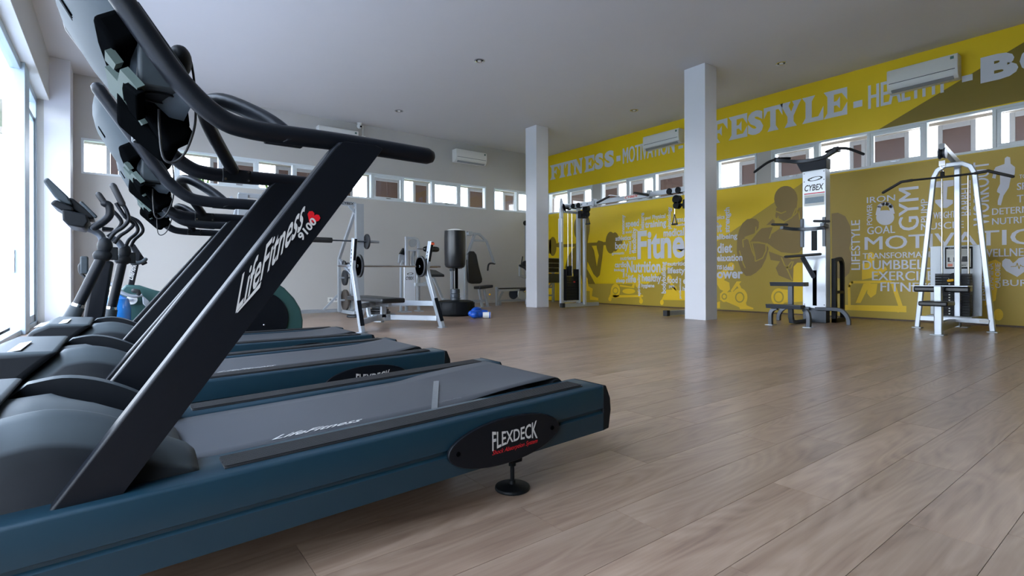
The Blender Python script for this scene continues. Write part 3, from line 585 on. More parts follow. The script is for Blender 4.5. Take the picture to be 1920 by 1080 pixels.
# ------------------------------------------------------------------ treadmills (drawn at the first one's place, then set down three times)
T1 = (1.342, 1.244, .318, .0334)
def tmap(xe, ye, ze, th, lift=0):
    c0, s0 = math.cos(T1[3]), math.sin(T1[3]); c1, s1 = math.cos(th), math.sin(th)
    def f(p):
        t, s, v = p.x-T1[0], p.y-T1[1], p.z-T1[2]
        t, v = t*c0+v*s0, v*c0-t*s0
        v += lift
        return V((xe+t*c1-v*s1, ye+s, ze+t*s1+v*c1))
    return f
TY = T1[1]
def treadmill(xe, ye, ze, th, lift, label):
    g = tmap(xe, ye, ze, th); gs = tmap(xe, ye, ze, th, lift)
    t = thing('treadmill', label, 'treadmill', (xe-.9, ye+.385, 0), 'treadmills in a row')
    N = lambda: B(g); S = lambda: B(gs)
    def slope(x): return .318+(x-1.342)*math.tan(T1[3])     # height of the rail top at x
    XF = -.44
    for side in (0, 1):
        sg = 1 if not side else -1; y0 = TY if not side else TY+.77
        yy = lambda s: y0+sg*s
        def L(pts): # profile (s, dz) swept along the deck
            b = N(); a = [(XF, yy(s), slope(XF)+z) for s, z in pts]; c = [(1.342, yy(s), slope(1.342)+z) for s, z in pts]
            va = [b.v(p) for p in a]; vc = [b.v(p) for p in c]; n = len(a)
            b.bm.faces.new(va); b.bm.faces.new(vc)
            for i in range(n): b.bm.faces.new((va[i], va[(i+1) % n], vc[(i+1) % n], vc[i]))
            return b
        r = L([(0, -.155), (0, -.096), (.009, -.090), (.009, -.082), (0, -.078), (0, -.008), (.003, -.003), (.009, 0), (.152, 0), (.158, -.006), (.158, -.03), (.02, -.03), (.02, -.155)]).build('side_rail', TEAL, t, ang=50)
        # ribbed foot strip
        x0, x1 = .185, 1.275; b = N()
        for k in range(11):
            s = .040+k*.0069
            b.hexa([(x0+.01*abs(k-5)*.3, yy(s), slope(x0)), (x1-.01*abs(k-5)*.3, yy(s), slope(x1)), (x1-.01*abs(k-5)*.3, yy(s+.0044), slope(x1)), (x0+.01*abs(k-5)*.3, yy(s+.0044), slope(x0)),
                    (x0, yy(s), slope(x0)+.007), (x1, yy(s), slope(x1)+.007), (x1, yy(s+.0044), slope(x1)+.007), (x0, yy(s+.0044), slope(x0)+.007)])
        b.hexa([(x0, yy(.037), slope(x0)), (x1, yy(.037), slope(x1)), (x1, yy(.118), slope(x1)), (x0, yy(.118), slope(x0)), (x0, yy(.037), slope(x0)+.003), (x1, yy(.037), slope(x1)+.003), (x1, yy(.118), slope(x1)+.003), (x0, yy(.118), slope(x0)+.003)])
        b.build('foot_strip', BLKR, t)
        # end cap with chamfered outline
        z = slope(1.342); b = N()
        b.prism([(1.338, yy(-.001), z+.001), (1.352, yy(-.001), z-.001), (1.374, yy(-.001), z-.05), (1.377, yy(-.001), z-.088), (1.366, yy(-.001), z-.152), (1.338, yy(-.001), z-.156)], (0, sg*.15, 0))
        b.build('end_cap', BLKP, t, bev=.003)
        # oval badge on the outer face
        c = W(948, 823, y=TY); c = V((c.x, yy(-.002), c.z)); b = N(); e = []
        for k in range(36):
            a = 6.2832*k/36; e.append((c.x+.203*math.cos(a), c.y, c.z+.068*math.sin(a)+.203*math.cos(a)*math.tan(T1[3])))
        b.prism(e, (0, -sg*.012, 0)); bd = b.build('badge', BLK, t, bev=.006, seg=3, label='oval black badge with white lettering')
        if side == 0:
            yb = c.y-.0145; b = N(); x = c.x-.060; wd_ = .170
            us, ws = glyphs('FLEXDECK', .015); vs = []
            for u, w in us:   # letters grow towards both ends
                k = .036+.022*abs(2*u-1)**2; vs.append(b.v((x+wd_*u, yb, c.z-.004+.028*0+(w-.5)*k+.012+u*wd_*.033)))
            for f in ws:
                try: b.bm.faces.new([vs[i] for i in f])
                except ValueError: pass
            b.build('lettering', PRINTG, bd)
            b = N(); text(b, 'Shock Absorption System', (x, yb, c.z-.036), (wd_, 0, .004), (0, 0, .017), .004, .4); b.build('lettering', REDP, bd)
            b = N()
            for q in (-.172, .172): b.lathe((c.x+q, c.y-.012, c.z+q*.033), (0, -1, 0), [(.007, 0), (.0065, .002), (.003, .002), (.003, .0005), (0, .0005)], 12)
            b.build('screws', DARKM, bd, kind='stuff')
        # upright blade
        P = [W(70, 978, y=TY+.05), W(210, 944, y=TY+.05), W(713, 282, y=TY+.05), W(700, 275.5, y=TY+.05), W(645, 268.5, y=TY+.05), W(630, 270, y=TY+.05), W(618, 282, y=TY+.05)]
        P = [(p.x, yy(.03), p.z) for p in P]; P[0] = (P[0][0], P[0][1], P[0][2]-.004); P[1] = (P[1][0], P[1][1], P[1][2]-.004)
        b = N(); low = 2; bm_ = []
        q = [gs(V(p)) if i > 1 else g(V(p)) for i, p in enumerate(P)]; b.xf = None
        b.prism(q, (0, sg*.05, 0)); up = b.build('upright', BLK, t, bev=.009, seg=3)
        # handrail with long forward bend
        R = [(803, 292), (700, 275), (613, 262), (513, 249), (462, 239.5), (425, 227), (383, 197), (340, 153), (300, 100), (255, 35)]
        R = [W(a, c_, y=TY+.056) for a, c_ in R]; R = [V((p.x, yy(.062), p.z)) for p in R]
        d = (R[-1]-R[-2]).normalized(); R += [R[-1]+d*.10, R[-1]+d*.235]
        S().cap(R, .0225, 18, 5).build('handrail', BLK, t, ang=80)
        if side == 0:
            A = V(W(441, 588, y=TY+.03)); Bq = V(W(569, 424, y=TY+.03)); top = V(W(441, 524, y=TY+.03)); o = V((0, -.0025, 0))
            sh = lambda p: gs(V(p)+o)
            b = B(); A2, B2, C2 = sh(A), sh(Bq), sh(top); text(b, 'LifeFitness', A2, B2-A2, (C2-A2)*.9+(B2-A2)*.04, .012, .35)
            b.face([A2+(B2-A2)*.01, A2+(B2-A2)*.03-V((0, 0, .004)), A2+(B2-A2)*.34+V((0, 0, -.012)), A2+(B2-A2)*.36+V((0, 0, -.002))])
            b.build('lettering', PRINTG, up)
            A = V(W(566, 453, y=TY+.03)); Bq = V(W(594, 417, y=TY+.03)); C = V(W(556, 442, y=TY+.03)); A2, B2, C2 = sh(A), sh(Bq), sh(C)
            b = B(); text(b, '9100', A2+V((0, -.0015, 0)), B2-A2, C2-A2, .03); b.build('lettering', PRINTG, up)
            b = B(); c = sh(W(586, 409, y=TY+.03)); hp = [(0, -.020), (.019, .002), (.019, .012), (.011, .018), (.003, .015), (0, .008), (-.003, .015), (-.011, .018), (-.019, .012), (-.019, .002)]
            ca, sa = math.cos(-.5), math.sin(-.5); b.face([c+V((u*ca-w*sa, -.0003, u*sa+w*ca))*.78 for u, w in hp]); b.build('heart', REDP, up)
    # crossbar handle with bolted plates
    yn, yf = TY+.062, TY+.708
    a = [V((.325, yn, 1.02)), V((.312, yn+.008, 1.045)), V((.272, yn+.07, 1.09)), V((.215, yn+.19, 1.145))]
    c = [V((p.x, TY*2+.77-p.y, p.z)) for p in a[::-1]]; a = a+[V((.190, TY+.385, 1.163))]
    S().tube(a+c, .0195, 14, 4).build('crossbar', BLK, t, ang=80)
    for ys in (yn, yf):
        sg = 1 if ys == yn else -1; b = S(); b.box(.275, .36, ys+sg*.006, ys+sg*.0255, 1.012, 1.055); p = b.build('bracket', BLKP, t, bev=.003)
        b = S()
        for dx in (.283, .352):
            for dz in (1.02, 1.048): b.cyl((dx, ys+sg*.025, dz), (dx, ys+sg*.029, dz), .004, 8)
        b.build('bolts', CHR, p, kind='stuff')
    # belt, deck below and rear roller
    xs = [-.02+.0*k for k in range(1)]; b = N(); prof = []
    for k in range(34):
        x = -.04+1.30*k/33; prof.append((x, slope(x)-.006+.020*max(0, (x-.98)/.28)**2*(x > .98)))
    xr, zr = 1.262, slope(1.262)-.020
    for k in range(1, 9): a = math.pi/2-math.pi*k/9; prof.append((xr+.034*math.cos(a), zr+.034*math.sin(a)))
    prof.append((1.2, zr-.034)); ya, yb = TY+.162, TY+.608
    rows_ = [[b.v((x, y, z+(.016*math.sin(max(0, min(1, (x-.86)/.42))*math.pi)*abs((y-ya)/(yb-ya)*2-1)**2 if th > .03 else 0))) for x, z in prof] for y in [ya+(yb-ya)*j/8 for j in range(9)]]
    for p, q in zip(rows_, rows_[1:]):
        for i in range(len(p)-1): b.bm.faces.new((p[i], p[i+1], q[i+1], q[i]))
    bt = b.build('belt', BELT, t, ang=60)
    md = bt.modifiers.new('thick', 'SOLIDIFY'); md.thickness = .003; md.offset = -1
    A = W(515, 831, z=slope(.2)); b = N(); x0 = .26 if 0 else A.x
    text(b, 'LifeFitness', (x0, ya+.030, slope(x0)-.004), (.235, -.0, .235*.0334), (.02, .03, .0006), .01, .35); b.build('lettering', PRINTG, bt)
    if th > .03:
        b = N(); za = slope(.8)-.0042; q = [W(819, 771, z=za), W(829, 768, z=za), W(824, 705, z=za), W(814, 707, z=za)]
        q = [V((p.x, min(max(p.y, ya), yb), slope(p.x)-.0045)) for p in q]; b.prism(q, (0, 0, .0012))
        b.build('belt_seam', mat('worn_seam', (80, 86, 92), .3, metal=.2, noise=.3, scale=80), bt, label='worn shiny splice across the belt')
        b = N(); text(b, 'LifeFitness', (.80, ya+.05, slope(.8)-.0035), (.17, 0, .17*.0334), (.01, .014, .0004), .0, .35); b.build('lettering', GUN, bt)
    N().cyl((xr, ya-.01, zr), (xr, yb+.01, zr), .030, 20).build('roller', BLKP, t)
    b = N(); b.hexa([(XF, TY+.02, slope(XF)-.13), (1.30, TY+.02, slope(1.3)-.13), (1.30, TY+.75, slope(1.3)-.13), (XF, TY+.75, slope(XF)-.13), (XF, TY+.02, slope(XF)-.055), (1.25, TY+.02, slope(1.25)-.062), (1.25, TY+.75, slope(1.25)-.062), (XF, TY+.75, slope(XF)-.055)])
    b.build('deck', BLKP, t)
    # motor cover: front shell, centre mound, two side fins
    def ext(b, pr, ya, yb, taper=0):
        b.prism([(x, TY+ya, z) for x, z in pr], (0, yb-ya, 0)); return b
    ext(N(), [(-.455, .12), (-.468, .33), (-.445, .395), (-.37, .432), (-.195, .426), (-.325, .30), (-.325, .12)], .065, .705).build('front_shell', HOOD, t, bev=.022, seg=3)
    mnd = N(); cols = 13; ring = []
    for j in range(cols):
        u = j/(cols-1); y = TY+.15+.47*u; k = math.sin(math.pi*u)**.6; row = []
        for x, z in [(-.33, .30), (-.30, .375), (-.23, .405), (-.14, .41), (-.05, .385), (.02, .35), (.08, .315), (.125, .29), (.135, .24)]:
            row.append(mnd.v((x, y, max(.235, z-.0+.03*(k-1)*(1 if x > -.3 else .2)-.05*(1-k)*(x > -.1)))))
        ring.append(row)
    for p, q in zip(ring, ring[1:]):
        for i in range(len(p)-1): mnd.bm.faces.new((p[i], p[i+1], q[i+1], q[i]))
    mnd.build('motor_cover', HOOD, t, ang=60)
    pr = [(-.322, .21), (-.322, .292), (-.262, .355), (-.188, .424), (-.12, .433), (-.05, .419), (.02, .386), (.083, .344), (.125, .318), (.141, .300), (.145, .262), (.146, .232), (.0, .225)]
    pr = pr[:3]+[(p.x, p.y) for p in crv([(x, z, 0) for x, z in pr[3:9]], 4)]+pr[9:]
    for st in ([.070, .078, .125, .15, .178], [.70, .692, .645, .62, .592]):
        b = N(); rg = []
        for k, s_ in enumerate(st):
            dz = (.058, .046, .010, 0, .004)[k]; rg.append([b.v((x, TY+s_, z-dz*max(0, min(1, (z-.26)/.1)))) for x, z in pr])
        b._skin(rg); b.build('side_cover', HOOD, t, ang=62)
    b = N(); b.hexa([(-.43, TY+.10, .412), (-.30, TY+.10, .4345), (-.30, TY+.40, .4345), (-.43, TY+.40, .412), (-.43, TY+.10, .4145), (-.30, TY+.10, .437), (-.30, TY+.40, .437), (-.43, TY+.40, .4145)]); b.build('warning_sticker', PAPER, t)
    # tail feet on threaded stems, front supports
    for s in (.115, .655):
        X, Yq = xe-.312, ye+s; zb = g(V((1.03, TY+s, slope(1.03)-.150))).z; b = B()
        b.lathe((X, Yq, 0), (0, 0, 1), [(.056, 0), (.058, .004), (.056, .011), (.036, .014), (.012, .018), (.010, .03), (0, .03)], 28)
        b.cyl((X, Yq, .02), (X, Yq, zb-.03), .007, 10).cyl((X, Yq, zb*.55-.01), (X, Yq, zb*.55+.012), .013, 6)
        b.prism([(X-.035, Yq-.018, zb+.015), (X+.042, Yq-.018, zb+.015), (X+.026, Yq-.018, zb-.068), (X-.014, Yq-.018, zb-.068)], (0, .036, 0)); b.build('foot', BLKP, t, bev=.001)
        zb = g(V((-.1, TY+s, slope(-.1)-.155))).z; b = B(); b.box(xe-1.42, xe-1.36, ye+s-.06, ye+s+.02, 0.0, zb+.03); b.build('front_support', GUN, t, bev=.004)
    # console: slab between the forward bends of the rails
    U = (R[-1]-R[-3]).normalized(); Nn = V((-U.z, 0, U.x)) if U.x < 0 else V((U.z, 0, -U.x)); Nn = V((0, 1, 0)).cross(U).normalized()
    if Nn.z > 0: Nn = -Nn                                 # points down and forward, away from the runner
    O = V((.132, 0, 1.075)); PT = lambda u, n, s: O+U*u+Nn*n+V((0, TY+s, 0))
    def slab(b, pr, s0, s1): b.prism([PT(u, n, s0) for u, n in pr], (0, s1-s0, 0)); return b
    prf = [(.0, .10), (.02, .55), (.10, .88), (.24, 1.0), (.36, .85), (.41, .55), (.428, .1), (.42, -.4), (.39, -.5), (.10, -.5), (.02, -.4)]
    b = S(); st = [(.078, .010), (.10, .022), (.15, .040), (.25, .056), (.385, .064), (.52, .056), (.62, .040), (.67, .022), (.692, .010)]; rg = []
    for s_, nm in st: rg.append([b.v(PT(u, n*nm if n > 0 else n*.04*min(1, nm/.022), s_)) for u, n in prf])
    b._skin(rg); cn = b.build('console', GRP, t, ang=55)
    slab(S(), [(.03, -.020), (.37, -.020), (.34, -.034), (.05, -.034)], .11, .66).build('display', mat('display_dark', (20, 24, 28), .15), t, bev=.003)
    def hit(px, py, n):
        d = _F+_R*(px-CX)/F_PX-_U*(py-CY)/F_PX; o = PT(0, n, 0); return EYE+d*((o-EYE).dot(Nn)/d.dot(Nn))
    b = S(); yk = [(.215, .075), (.205, .18), (.17, .31), (.12, .38), (.05, .41), (-.02, .40), (-.04, .30), (-.04, .225), (.13, .215), (.15, .075)]; b.prism([PT(u, -.0, s_) for u, s_ in yk], Nn*.066); b.build('yoke', DARKM, t, bev=.012, seg=3)
    for pg in ([(196.5, 94), (196.5, 113), (213, 131), (217, 121)], [(196, 125), (220, 152), (225, 130), (257, 165), (257, 177), (240, 160), (231, 155), (229, 166), (232, 188), (268, 234), (262, 237), (205, 172)]):
        b = S(); b.prism([hit(x, y, .078) for x, y in pg], Nn*-.016); b.build('bracket_plate', mat('plate_pale', (66, 76, 72), .7, spec=.05), t)
    b = S(); b.prism([hit(x, y, .088) for x, y in ((231, 158), (255, 178), (256, 205), (258, 228), (240, 205), (230, 178))], Nn*-.02); b.build('mount_arm', DARKM, t, bev=.004)
    b = S()
    for k in range(9): b.bar(PT(.30-.0*k, .0605, .30+.014*k)-Nn*.006+U*.012*k*0, PT(.345, .057, .30+.014*k)-Nn*.006, .004, .004, Nn)
    b.build('vent_slots', DARKM, cn, kind='stuff')
    # bottle holders hanging under both sides
    for s0 in (.085, .565):
        x0, x1, z0 = .034, .122, 1.098; b = S(); b.prism([(x0, TY+s0, z0), (x1, TY+s0, z0), (x1+.01, TY+s0, z0+.03), (x1-.005, TY+s0, z0+.06), (x0, TY+s0, z0+.18)], (0, .12, 0))
        h_ = b.build('bottle_holder', DKP, t, bev=.007, seg=3); b = S(); b.lathe(((x0+x1)/2, TY+s0+.06, z0-.001), (0, 0, -1), [(.040, 0), (.040, .004), (.034, .004), (.033, -.003), (0, -.003)], 24); b.build('holder_ring', BLKP, h_)
    S().prism([(x, TY+.28, z) for x, z in ((.0, 1.14), (.14, 1.14), (.146, 1.08), (.12, 1.018), (.095, 1.018), (.0, 1.105))], (0, .22, 0)).build('lower_tray', DARKM, t, bev=.010, seg=3)
    b = S(); b.tube([W(x, y, y=TY+.20) for x, y in ((342, 112), (355, 109), (361, 130), (365, 165), (367, 215), (362, 250), (345, 290), (322, 305), (305, 292), (299, 240), (298, 205))], .0028, 8, 4); b.build('safety_cord', BLKR, t, ang=80); S().ell(W(336, 116, y=TY+.2), .026, .05, .036).build('stop_key', BLKP, t, ang=80)
    return t
treadmill(*T1, 0, 'nearest treadmill in the foreground, belt curled at its tail, red heart on the upright')
treadmill(1.3706, 2.389, .305, .020, -.03, 'middle treadmill of the row, directly behind the nearest one')
treadmill(1.426, 3.505, .286, 0.0, -.03, 'farthest treadmill of the row, beside the elliptical trainer')

# ------------------------------------------------------------------ helper for the maker's mark on the strength machines
def emblem(b, o, u, w):
    """swirl mark: two crescents in the plane u, w around o"""
    o, u, w = V(o), V(u), V(w)
    for s in (1, -1):
        P = []; n = 14
        for k in range(n+1): a = -.5+3.3*k/n; P.append((math.cos(a), .5*math.sin(a)))
        Q_ = [(x*.62+.10, y*.66+.02) for x, y in P]
        P = P+Q_[::-1]; P = [(x*s*.5, y*s*.5) for x, y in P]
        for k in range(n): i = [P[k], P[k+1], P[2*n+1-k-1], P[2*n+1-k]]; b.face([o+u*x+w*(y+x*.12) for x, y in i])
def mark(root, o, u, w, k=.72):
    """emblem over the letters: o lower left, u full width, w full height"""
    b = B(); o, u, w = V(o), V(u), V(w); text(b, 'CYBEX', o, u, w*.42, .02, .25); emblem(b, o+u*.55+w*.78, u*.78, w*.55); b.build('lettering', mat('print_black', (22, 24, 30), .4), root)
PRK = mat('print_black', (22, 24, 30), .4)

# ------------------------------------------------------------------ chin and dip tower at the yellow wall
t = thing('chin_dip_machine', 'tall silver chin and dip tower with dark steps by the yellow wall', 'gym machine', (8.1, 3.38, 0))
tw = B().box(8.11, 8.26, 3.225, 3.548, .205, 2.225).build('tower', PANELW, t, bev=.008)
x = 8.1085
mark(tw, (x, 3.515, 1.925), (0, -.265, 0), (0, 0, .22))
B().box(x-.0005, 8.11, 3.24, 3.52, 1.880, 1.895).build('stripe', REDP, tw)
pc = B().box(x-.0005, 8.11, 3.24, 3.52, 1.705, 1.872).build('placard', PAPER, tw); B().box(x-.001, x, 3.25, 3.51, 1.745, 1.83).build('placard_picture', mat('placard_blue', (122, 142, 156), .5, noise=.3, scale=90), pc)
b = B()
for yy in (3.25, 3.52):
    for zz in (2.19, 2.07, .26): b.lathe((8.11, yy, zz), (-1, 0, 0), [(.008, 0), (.007, .003), (0, .004)], 8)
b.build('bolts', GUN, tw, kind='stuff')
B().box(8.105, 8.12, 3.345, 3.42, 1.05, 1.34).build('stack_window', DARKM, tw); B().box(8.103, 8.112, 3.352, 3.405, .245, .76).build('slot', DARKM, tw)
b = B()
for k in range(15): b.box(8.098, 8.106, 3.352, 3.412, 1.06+k*.0185, 1.073+k*.0185)
b.build('weight_plates', BLK, tw, kind='stuff')
B().box(8.12, 8.25, 3.23, 3.55, .0, .205).build('base_box', GUN, t, bev=.006)
B().prism([(8.10, 3.215, 2.225), (8.10, 3.56, 2.225), (8.02, 3.60, 2.36), (8.02, 3.18, 2.36)], (.15, 0, 0)).build('head_box', GUN, t, bev=.006)
B().flat([(7.86, 3.80, 2.405), (7.90, 3.72, 2.39), (8.02, 3.56, 2.365), (8.05, 3.40, 2.36), (8.02, 3.22, 2.365), (7.90, 3.06, 2.39), (7.86, 2.99, 2.405)], .075, .05, (1, .0, 0), 3).build('chin_arm', GUN, t, bev=.006)
for s in (1, -1):
    c = 3.396; b = B(); q = lambda dy, z, x=7.86: (x, c+s*dy, z)
    b.cap([q(.25, 2.42, 7.93), q(.38, 2.425), q(.54, 2.40), q(.735, 2.285, 7.84)], .019, 12, 4); b.build('chin_grip', BLK, t, ang=80)
    B().box(7.84, 7.94, c+s*.40-.035, c+s*.40+.035, 2.385, 2.45).build('clamp', BLK, t, bev=.006)
    cy = c+s*.152; B().box(8.085, 8.11, cy-.022, cy+.022, 1.105, 1.525).build('dip_bracket', GUN, t, bev=.004)
B().flat([(7.72, 3.665, 1.385), (7.98, 3.64, 1.375), (8.08, 3.5, 1.37), (8.08, 3.29, 1.37), (7.98, 3.16, 1.375), (7.72, 3.12, 1.385)], .045, .05, (0, 0, 1), 3).build('dip_arm', GUN, t, bev=.004)
for y0, y1 in ((3.60, 3.79), (3.04, 3.21)): B().cap([(7.74, y0, 1.425), (7.70, y1, 1.44)], .017, 12).build('dip_grip', BLKR, t)
B().cap([(7.84, 3.67, .962), (7.86, 3.20, .985)], .019, 12).build('knee_bar', BLKR, t); B().bar((7.86, 3.44, .95), (8.10, 3.385, .66), .045, .05).build('lever', GUN, t, bev=.004)
for z, ya, yb, xx in ((.565, 3.25, 3.725, 7.55), (.263, 3.165, 3.635, 7.25)):
    b = B(); b.hexa([(xx-.055, ya, z-.028), (xx+.07, ya, z-.028), (xx+.07, yb, z-.028), (xx-.055, yb, z-.028), (xx-.075, ya, z+.028), (xx+.07, ya, z+.028), (xx+.07, yb, z+.028), (xx-.075, yb, z+.028)]); b.build('step', GUN, t, bev=.006)
B().flat([(7.55, 3.46, .54), (7.55, 3.46, .16), (7.57, 3.46, .07), (7.64, 3.46, .03), (8.2, 3.46, .03)], .06, .05, (0, 1, 0), 3).build('step_post', GUN, t, bev=.004)
for y1, yb in ((3.60, 3.52), (3.10, 3.18)):
    b = B(); b.flat([(7.26, y1, .0), (7.26, y1, .15), (7.27, y1+(yb-y1)*.4, .215), (7.29, yb, .235)], .055, .05, (1, 0, 0), 4); b.build('leg', GUN, t, bev=.004)
    B().box(7.20, 7.33, y1-.05, y1+.05, 0, .008).build('foot_plate', SILVD, t)
for s in (1, -1):
    c = 3.44 if s == 1 else 3.36; b = B(); b.flat([(8.09, c, .20), (8.08, c+s*.30, .205), (8.07, c+s*.39, .16), (8.07, c+s*.435, .08), (8.07, c+s*.44, .0)], .05, .05, (1, 0, 0), 4); b.build('leg', GUN, t, bev=.004)
for yy in (3.19, 3.56): B().box(8.27, 8.33, yy-.03, yy+.03, 0, .93).build('rear_post', BLK, t, bev=.004)
b = B().flat([(8.30, 3.19, .90), (8.48, 3.19, .93), (8.56, 3.19, .88), (8.58, 3.19, .76), (8.58, 3.19, .04)], .05, .05, (0, 1, 0), 4); b.box(8.33, 8.58, 3.165, 3.215, .42, .46).box(8.27, 8.62, 3.16, 3.22, 0, .06); b.build('rear_frame', BLK, t, bev=.004)
b = B().flat([(8.30, 3.56, .90), (8.48, 3.56, .93), (8.56, 3.56, .88), (8.58, 3.56, .76), (8.58, 3.56, .04)], .05, .05, (0, 1, 0), 4); b.box(8.27, 8.62, 3.53, 3.59, 0, .06); b.build('rear_frame', BLK, t, bev=.004)

# ------------------------------------------------------------------ lat pulldown at the yellow wall
t = thing('lat_pulldown_machine', 'silver A-frame lat pulldown machine with black seat at the far right', 'gym machine', (8.33, 1.85, 0))
b = B().flat([(8.33, 2.215, .01), (8.33, 2.04, 1.93), (8.33, 2.0, 2.02), (8.33, 1.92, 2.07), (8.33, 1.76, 2.07), (8.33, 1.68, 2.02), (8.33, 1.64, 1.93), (8.33, 1.479, .01)], .05, .055, (1, 0, 0), 0); b.build('a_frame', SILV, t, bev=.008)
for y in (2.215, 1.479): B().box(8.28, 8.39, y-.05, y+.05, 0, .012).build('foot_plate', SILVD, t, bev=.003)
B().box(8.31, 8.35, 1.50, 2.19, .10, .16).build('cross_beam', SILV, t, bev=.004)
B().box(8.305, 8.31, 1.50, 1.60, .115, .148).build('label_strip', PAPER, t)
B().bar((8.55, 1.85, .02), (8.55, 1.85, 2.13), .06, .07, (1, 0, 0)).build('mast', SILV, t, bev=.006)
B().bar((7.87, 1.85, 2.23), (8.62, 1.85, 2.10), .055, .075).build('boom', SILVD, t, bev=.006)
b = B().cyl((7.90, 1.865, 2.15), (7.90, 1.885, 2.15), .065, 20).cyl((7.90, 1.815, 2.15), (7.90, 1.835, 2.15), .065, 20); b.build('pulley_cover', GUN, t, bev=.004)
B().cyl((7.90, 1.838, 2.15), (7.90, 1.862, 2.15), .055, 20).build('pulley', BLKP, t)
b = B().box(7.88, 7.92, 1.82, 1.88, 2.0, 2.06).ring((7.90, 1.85, 1.985), (1, 0, 0), .018, .005, 14, 6).ring((7.90, 1.85, 1.945), (0, 1, 0), .018, .005, 14, 6); b.build('carabiner', CHR, t); B().box(7.885, 7.915, 1.83, 1.87, 1.86, 1.93).build('swivel', BLKP, t, bev=.004)
q = [W(1656, 361, x=7.88), W(1690, 341, x=7.87), W(1710, 338, x=7.87), W(1769, 332, x=7.87), W(1828, 325, x=7.87), W(1853, 320.5, x=7.87), W(1899, 331, x=7.88)]
lb = B().tube(q[1:6], .0125, 12).build('lat_bar', BLK, t, ang=80)
B().cap(q[:3], .017, 12).build('grip', BLKR, lb, ang=80); B().cap(q[4:], .017, 12).build('grip', BLKR, lb, ang=80)
pt = B().box(8.78, 8.80, 1.66, 2.19, .16, 1.075).build('shroud', SILVD, t, bev=.003)
for y in (2.025, 1.76): B().cyl((8.62, y, .16), (8.62, y, 1.95), .011, 10).build('guide_rod', CHR, t)
B().cyl((8.62, 1.89, .70), (8.62, 1.89, 2.05), .003, 6).build('cable', BLKR, t)
for k in range(15): B().box(8.56, 8.68, 1.735, 2.085, .165+k*.035, .197+k*.035).build('weight_plate', BLKP, t)
B().box(8.56, 8.68, 1.735, 2.085, .69, .705).build('top_plate', BLK, t); B().box(8.40, 8.72, 1.68, 2.14, .145, .165).build('stack_base', SILVD, t, bev=.003)
B().lathe((8.555, 1.885, .66), (-1, 0, 0), [(.055, 0), (.055, .02), (.04, .025), (0, .025)], 20).build('pin_hub', BLKP, t); B().cap([(8.52, 1.935, .615), (8.52, 1.895, .62)], .018, 10).build('selector_knob', YKNOB, t)
b = B()
for k in range(14): b.box(8.556, 8.56, 1.93, 1.945, .18+k*.035, .195+k*.035)
b.build('plate_numbers', PAPER, t, kind='stuff')
b = B().box(8.765, 8.779, 1.75, 2.03, .77, 1.055); pl_ = b.build('placard_board', BLKP, t, bev=.006); q = B().box(8.763, 8.766, 1.765, 2.015, .79, 1.03).build('placard', PAPER, pl_)
b = B(); text(b, 'LAT PULLDOWN', (8.7625, 1.99, 1.036), (0, -.20, 0), (0, 0, .012), .004); b.build('lettering', PRINTG, pl_)
b = B()
for k in range(4):
    text(b, 'set pin and sit upright', (8.7625, 2.005, 1.00-.016*k), (0, -.10, 0), (0, 0, .008), .0); text(b, 'pull the bar down slowly', (8.7625, 1.88, 1.00-.016*k), (0, -.10, 0), (0, 0, .008), .0)
for a, c in ((2.0, 1.965), (1.94, 1.90)): b.face([(8.7625, a, .86), (8.7625, c, .86), (8.7625, c, .868), (8.7625, a-.02, .868), (8.7625, a-.02, .92), (8.7625, a, .92)])
b.face([(8.7625, 1.86, .86), (8.7625, 1.79, .86), (8.7625, 1.80, .93), (8.7625, 1.85, .93)]); b.build('lettering', PRK, q)
B().box(8.7622, 8.7632, 1.95, 2.0, .80, .835).build('warning_patch', mat('patch_orange', (220, 130, 100), .5), q)
b = B(); text(b, 'CYBEX', (8.7625, 1.90, .805), (0, -.09, 0), (0, 0, .018), .02, .25); b.build('lettering', PRK, q)
b = B().box(7.47, 7.54, 1.76, 1.83, 0, .36); b.build('seat_post', SILV, t, bev=.006); b = B().box(7.62, 7.69, 1.80, 1.87, .06, .56); b.build('pad_post', SILV, t, bev=.006)
B().bar((7.48, 1.80, .09), (8.60, 1.87, .09), .06, .10).build('floor_beam', SILVD, t, bev=.006); B().box(7.42, 7.56, 1.73, 1.86, 0, .012).build('foot_plate', SILVD, t, bev=.003); B().box(8.78, 8.95, 1.8, 1.94, 0, .012).build('foot_plate', SILVD, t, bev=.003)
B().box(7.35, 7.66, 1.68, 1.95, .335, .39).build('seat', VINYL, t, bev=.016, seg=3)
for a, c in ((1.57, 1.805), (1.865, 2.10)): B().box(7.74, 7.88, a, c, .485, .555).build('knee_pad', VINYL, t, bev=.02, seg=3)
B().box(7.66, 7.88, 1.57, 2.10, .556, .564).build('pad_bar', SILV, t)

